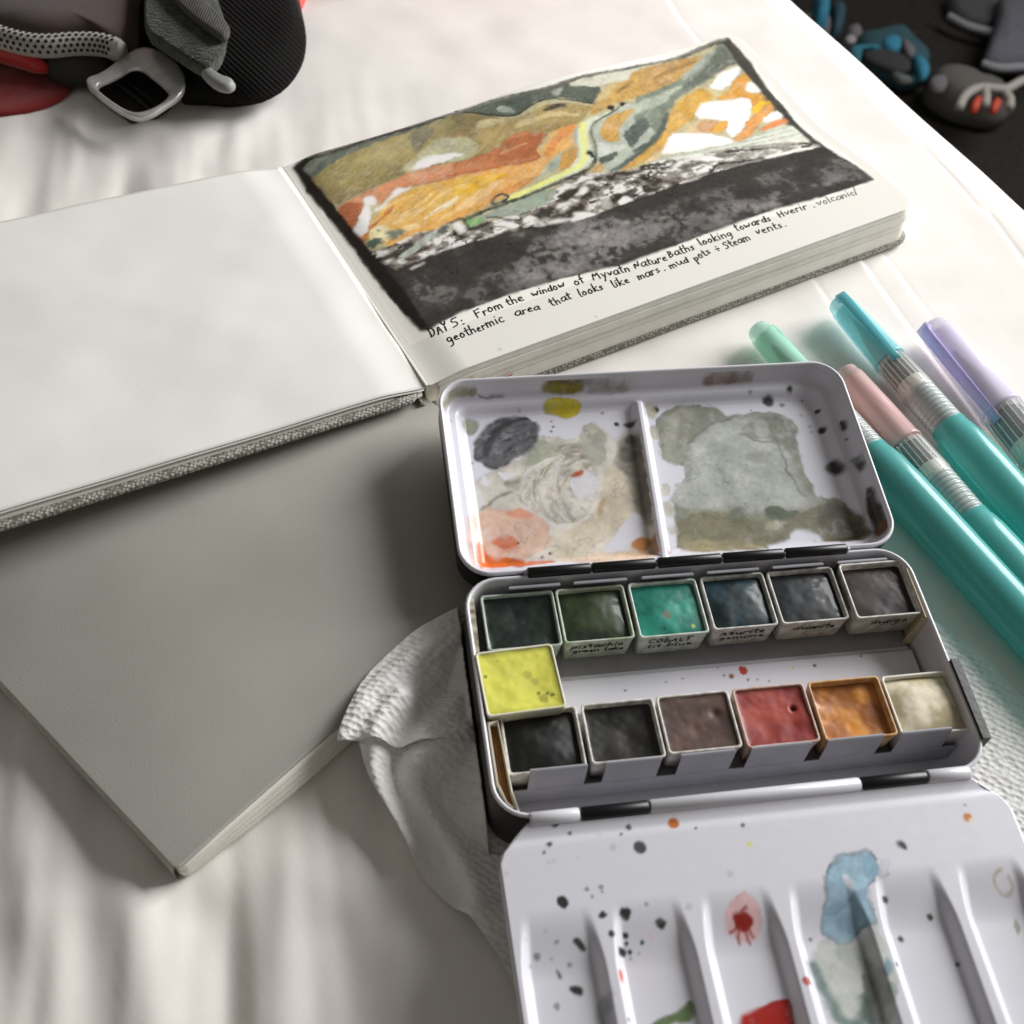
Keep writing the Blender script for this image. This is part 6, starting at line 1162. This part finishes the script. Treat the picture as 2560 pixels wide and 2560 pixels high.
# red under-panel added over the sheet to warm the shade below
puff('red_panel', bagp("-258.3,414.2 -205.7,418.4 -189.0,390.9 -192.1,382.6 -199.8,381.1 -213.7,384.7 -234.8,390.3 -249.8,392.8"), 5.5, 2, redf, bag, smoothn=1)
puff('red_lining_and_shade', bagp("-243.0,388.6 -216.8,390.7 -198.9,387.2 -188.5,382.8 -183.8,377.8 -184.5,370.3 -189.7,363.0 -196.6,358.1 -204.2,355.1 -215.6,352.9 -229.9,355.1"), .2, 2.2, mat('painted_red_shade', '#7e0f0b', .85, sheen=.4, bump=(700, .3, 'noise', .3)), bag, smoothn=2, rings=10, noise=.8)  # added sheet: reddened shade under the pack, put into a dark red colour
RB_ = np.array([(-150, 60), (-60, 62), (0, 66), (60, 68), (92, 80), (100, 130), (80, 200), (-40, 230), (-160, 200), (-190, 120)], float)
puff('pack_body', RB_, 0, 95, redf, bag, smoothn=1, power=3, rings=9, noise=6)
# buckle: cast frame, slot bar and webbing
outer = bagp("-175.7,367.1 -169.4,371.1 -165.2,378.7 -159.7,387.8 -152.3,387.2 -144.0,381.9 -137.8,372.5 -137.4,363.8 -141.8,357.7 -145.9,351.6 -151.5,349.5 -163.2,356.5")[:, :2]
inner = bagp("-170.7,364.6 -163.7,370.4 -158.3,378.5 -150.1,372.3 -141.9,365.2 -141.9,360.7 -145.1,355.5 -152.0,351.2 -163.0,358.0")[:, :2]
def rs_ang(P_, c_, n):
    P_ = chaikin(P_, 3); a_ = np.unwrap(np.arctan2(P_[:, 1] - c_[1], P_[:, 0] - c_[0])); d_ = np.hypot(P_[:, 0] - c_[0], P_[:, 1] - c_[1])
    if a_[-1] < a_[0]: a_ = a_[::-1]; d_ = d_[::-1]
    tq = np.linspace(0, 2 * math.pi, n, endpoint=False); a3 = np.r_[a_ - 2 * math.pi, a_, a_ + 2 * math.pi]; d3 = np.r_[d_, d_, d_]
    o_ = np.argsort(a3); dd_ = np.interp(tq, a3[o_], d3[o_]); return np.column_stack([c_[0] + dd_ * np.cos(tq), c_[1] + dd_ * np.sin(tq)])
cc = inner.mean(0); Po = rs_ang(outer, cc, 180); Pi_ = rs_ang(inner, cc, 180)
mixr = lambda t_: Pi_ * (1 - t_) + Po * t_
tz = lambda P_, z_: np.column_stack([P_, z_ + (P_[:, 1] - cc[1]) * .10 + (P_[:, 0] - cc[0]) * .04 + 3.0])
LP = [tz(mixr(t_), z_) for t_, z_ in ((0, 7.4), (0, 9.2), (.04, 9.6), (.12, 9.75), (.5, 9.9), (.88, 9.75), (.96, 9.6), (1, 9.2), (1, 7.4), (.5, 7.3))]
loft('buckle_frame', LP + [LP[0]], mat('brushed_aluminium', '#d6d5d3', .3, metal=.45, bump=(900, .25, 'noise', .3), var=('#a3a2a0', 120, .6)), bag)
# dark strap threaded through, plus its stitched centre rib
sb_ = bagp("-175.6,373.2 -168.0,380.2 -163.7,387.4 -158.1,385.3 -145.8,375.0 -145.3,370.9 -148.4,364.1 -152.3,362.5 -156.9,359.4 -167.9,367.2")[:, :2]
prism('buckle_strap', sb_, .6, 4.6, blk2, bag, bev=.5)
for q in ("-164.5,377.8 -157.0,372.5 -146.7,364.2", "-166.0,375.4 -157.9,369.2 -148.2,361.9"):
    b__ = bagp(q); tube('strap_stitching', [(x_, y_, 5.4 + (y_ - cc[1]) * .1) for x_, y_ in b__[:, :2]], .9, blk2, bag)
b__ = bagp("-160.6,382.4 -154.3,378.9 -147.1,371.9 -143.8,369.0"); tube('buckle_bar', [(x_, y_, 10.0 + (y_ - cc[1]) * .1) for x_, y_ in b__[:, :2]], 1.3, mat('dark_bar', '#232221', .5, metal=.4), bag)

# ------------------------------------------------------------------ shoes and cloth on the dark floor
def fp(s, c_): q = pts(s); q[:, 0] -= c_[0]; q[:, 1] -= c_[1]; return q
tealf = mat('teal_shoe_fabric', '#0d566b', .8, bump=(200, .5, 'weave', .8)); dteal = mat('dark_teal_fabric', '#0a2d34', .85); gryf = mat('grey_shoe_fabric', '#4a4648', .85, bump=(200, .5, 'weave', .8)); dark = mat('shoe_opening', '#121413', .9)
c1 = (382, 1304)
sh = tag(empty('sneaker', (*c1, -500)), 'teal and grey sneaker lying on the dark floor beside the bed', 'sneaker', 'shoes on the floor beside the bed')
puff('sole', fp("328.0,1291.1 341.6,1308.3 358.7,1314.3 370.8,1326.6 389.7,1335.0 399.8,1325.4 409.7,1300.9 420.4,1286.5 422.4,1268.2 416.7,1253.2 395.2,1240.9 380.8,1243.7 361.1,1248.8 342.8,1254.3 332.9,1266.2", c1), 0, 14, gryf, sh, smoothn=1)
puff('upper', fp("319.8,1262.3 332.8,1274.3 346.6,1279.6 362.5,1291.2 381.0,1300.6 389.2,1288.5 397.7,1266.8 408.1,1252.8 411.0,1237.5 406.1,1223.0 385.1,1209.8 371.2,1214.8 352.0,1218.6 334.2,1225.1 323.1,1235.3", c1), 10, 40, dteal, sh, smoothn=1, power=3)
puff('collar_opening', fp("321.4,1216.2 345.6,1228.0 364.8,1225.3 378.2,1216.8 378.7,1197.0 364.7,1185.4 350.0,1191.1 330.4,1200.3", c1), 44, 8, dark, sh, smoothn=1)
puff('toe_panel', fp("348.6,1246.0 355.2,1253.8 367.4,1258.7 373.4,1246.6 370.5,1230.0 363.0,1226.2 355.1,1225.7 348.2,1234.4", c1), 42, 12, tealf, sh, smoothn=1)
puff('heel_panel', fp("381.8,1221.1 391.1,1223.0 398.3,1206.7 398.0,1193.5 390.1,1180.0 384.3,1184.2 381.0,1201.0", c1), 42, 12, tealf, sh, smoothn=1)
puff('side_panel', fp("310.6,1227.5 328.0,1234.6 349.1,1237.8 345.9,1230.3 322.0,1224.2 316.0,1212.9 321.1,1196.2 317.0,1193.1 311.9,1209.8", c1), 42, 9, mat('mid_teal_fabric', '#124e5b', .85), sh, smoothn=1)
puff('pull_tab', fp("370.2,1247.3 376.8,1241.8 384.4,1227.5 382.1,1218.0 375.3,1214.4 369.9,1224.5", c1), 48, 8, gryf, sh, smoothn=1)
puff('tongue', fp("353.3,1185.7 365.3,1179.4 375.2,1177.1 377.3,1173.3 364.1,1167.4 356.1,1175.4", c1), 44, 8, mat('dim_grey_fabric', '#3b3f3d', .9), sh, smoothn=1)
c2 = (300, 1360)
s2 = tag(empty('sneaker', (*c2, -500)), 'grey sneaker with teal tongue, half hidden behind the edge of the bed', 'sneaker', 'shoes on the floor beside the bed')
puff('upper', fp("259.5,1314.0 273.2,1314.5 286.0,1324.7 305.3,1326.3 305.1,1301.9 297.4,1288.2 281.3,1289.6 258.6,1294.4", c2), 0, 36, gryf, s2, smoothn=1)
puff('tongue', fp("278.5,1338.4 300.6,1343.3 297.0,1298.1 288.8,1285.6 279.6,1287.2 277.6,1298.8", c2), 20, 30, tealf, s2, smoothn=1)
puff('side_panel', fp("304.7,1361.7 327.2,1366.6 321.7,1320.4 310.9,1291.4 303.2,1297.0 303.4,1321.4", c2), 2, 30, dteal, s2, smoothn=1)
c4 = (345, 1310)
s4 = tag(empty('rolled_sock', (*c4, -500)), 'small rolled grey sock lying between the teal sneaker and the bed', 'sock')
puff('sock_roll', fp("313.7,1289.3 324.4,1306.0 336.5,1304.9 340.2,1283.0 335.1,1270.1 320.2,1267.0 314.0,1275.1", c4), 0, 38, gryf, s4, smoothn=1, noise=3)
puff('sock_cuff', fp("310.8,1258.4 319.3,1266.0 325.4,1259.1 322.0,1249.1 312.7,1248.4", c4), 36, 5, mat('pale_grey_knit', '#6d686a', .9), s4, smoothn=1)
c3 = (476, 1250)
s3 = tag(empty('sneaker', (*c3, -500)), 'grey sneaker with coral orange laces, nearest the right edge', 'sneaker', 'shoes on the floor beside the bed')
g3 = mat('warm_grey_mesh', '#3f3c38', .85, bump=(200, .5, 'weave', .8))
puff('sole', fp("414.5,1246.0 424.5,1262.9 444.1,1268.0 463.3,1260.4 481.5,1245.9 504.7,1239.3 513.8,1221.1 506.2,1197.7 486.0,1185.1 460.4,1188.7 441.9,1198.0 423.9,1212.0 413.8,1227.7", c3), 0, 14, mat('dark_rubber_sole', '#1b1a18', .8), s3, smoothn=1)
puff('upper', fp("402.9,1212.6 412.5,1227.5 431.4,1232.2 450.1,1224.4 463.9,1210.6 480.7,1209.6 491.4,1203.0 496.5,1185.6 490.1,1169.5 473.4,1159.9 448.4,1163.3 433.5,1166.7 418.1,1176.5 404.6,1193.2", c3), 8, 42, g3, s3, smoothn=1, power=2.6)
puff('toe_cap', fp("395.8,1184.0 404.9,1196.7 419.4,1199.6 418.5,1182.1 410.4,1167.6 399.3,1169.6", c3), 38, 10, gryf, s3, smoothn=1)
for q in ("430.8,1127.8 436.0,1143.3 444.7,1152.3 448.5,1147.8 443.2,1132.3 436.9,1122.9", "452.1,1130.0 457.4,1145.4 463.5,1152.9 467.4,1145.4 463.5,1132.2 456.9,1124.8"): puff('lace', fp(q, c3), 48, 10, mat('coral_lace', '#8f2c1a', .7), s3, smoothn=1)
for q in ("417.6,1121.1 424.5,1141.0 436.6,1157.0 450.1,1163.9", "450.1,1163.9 450.4,1148.2 446.7,1130.9", "450.1,1163.9 465.1,1163.7 475.3,1164.7 490.5,1181.6 499.1,1187.6", "471.9,1158.8 476.3,1147.1 472.7,1132.0"):
    b__ = chaikin(fp(q, c3)[:, :2], 2, False); tube('lace_loop', [(x_, y_, 56) for x_, y_ in b__], 5, mat('grey_lace', '#77726c', .8), s3)
c5 = (500, 1400)
cl5 = tag(empty('grey_garment', (*c5, -500)), 'grey folded garment with paler hem on the floor in the far corner', 'garment')
puff('cloth_fold', fp("460.1,1434.4 454.8,1381.2 476.2,1363.0 505.8,1355.6 518.7,1395.0 531.4,1450.2", c5), 0, 22, mat('dark_grey_cotton', '#2c2c2d', .95, bump=(60, .4, 'noise', 4)), cl5, smoothn=1, power=4, noise=3)
puff('cloth_fold', fp("512.8,1410.5 620.0,1434.2 586.8,1263.0 514.6,1257.2 489.8,1249.8 472.1,1254.1 473.3,1262.4 487.5,1305.2 502.7,1352.3", c5), 18, 24, mat('mid_grey_cotton', '#404046', .95, bump=(60, .4, 'noise', 4)), cl5, smoothn=1, power=4, noise=4)
hm = mat('pale_hem', '#5f5f62', .9)
for q, zz_ in (("449.3,1361.6 459.7,1351.4 469.8,1344.3 485.6,1339.6 498.3,1337.4", 26), ("465.9,1239.2 473.1,1235.1 484.5,1233.4 496.7,1236.6 511.8,1242.0 533.1,1245.3", 44)):
    b__ = chaikin(fp(q, c5)[:, :2], 2, False); tube('hem', [(x_, y_, zz_ - 6) for x_, y_ in b__], 5, hm, cl5)
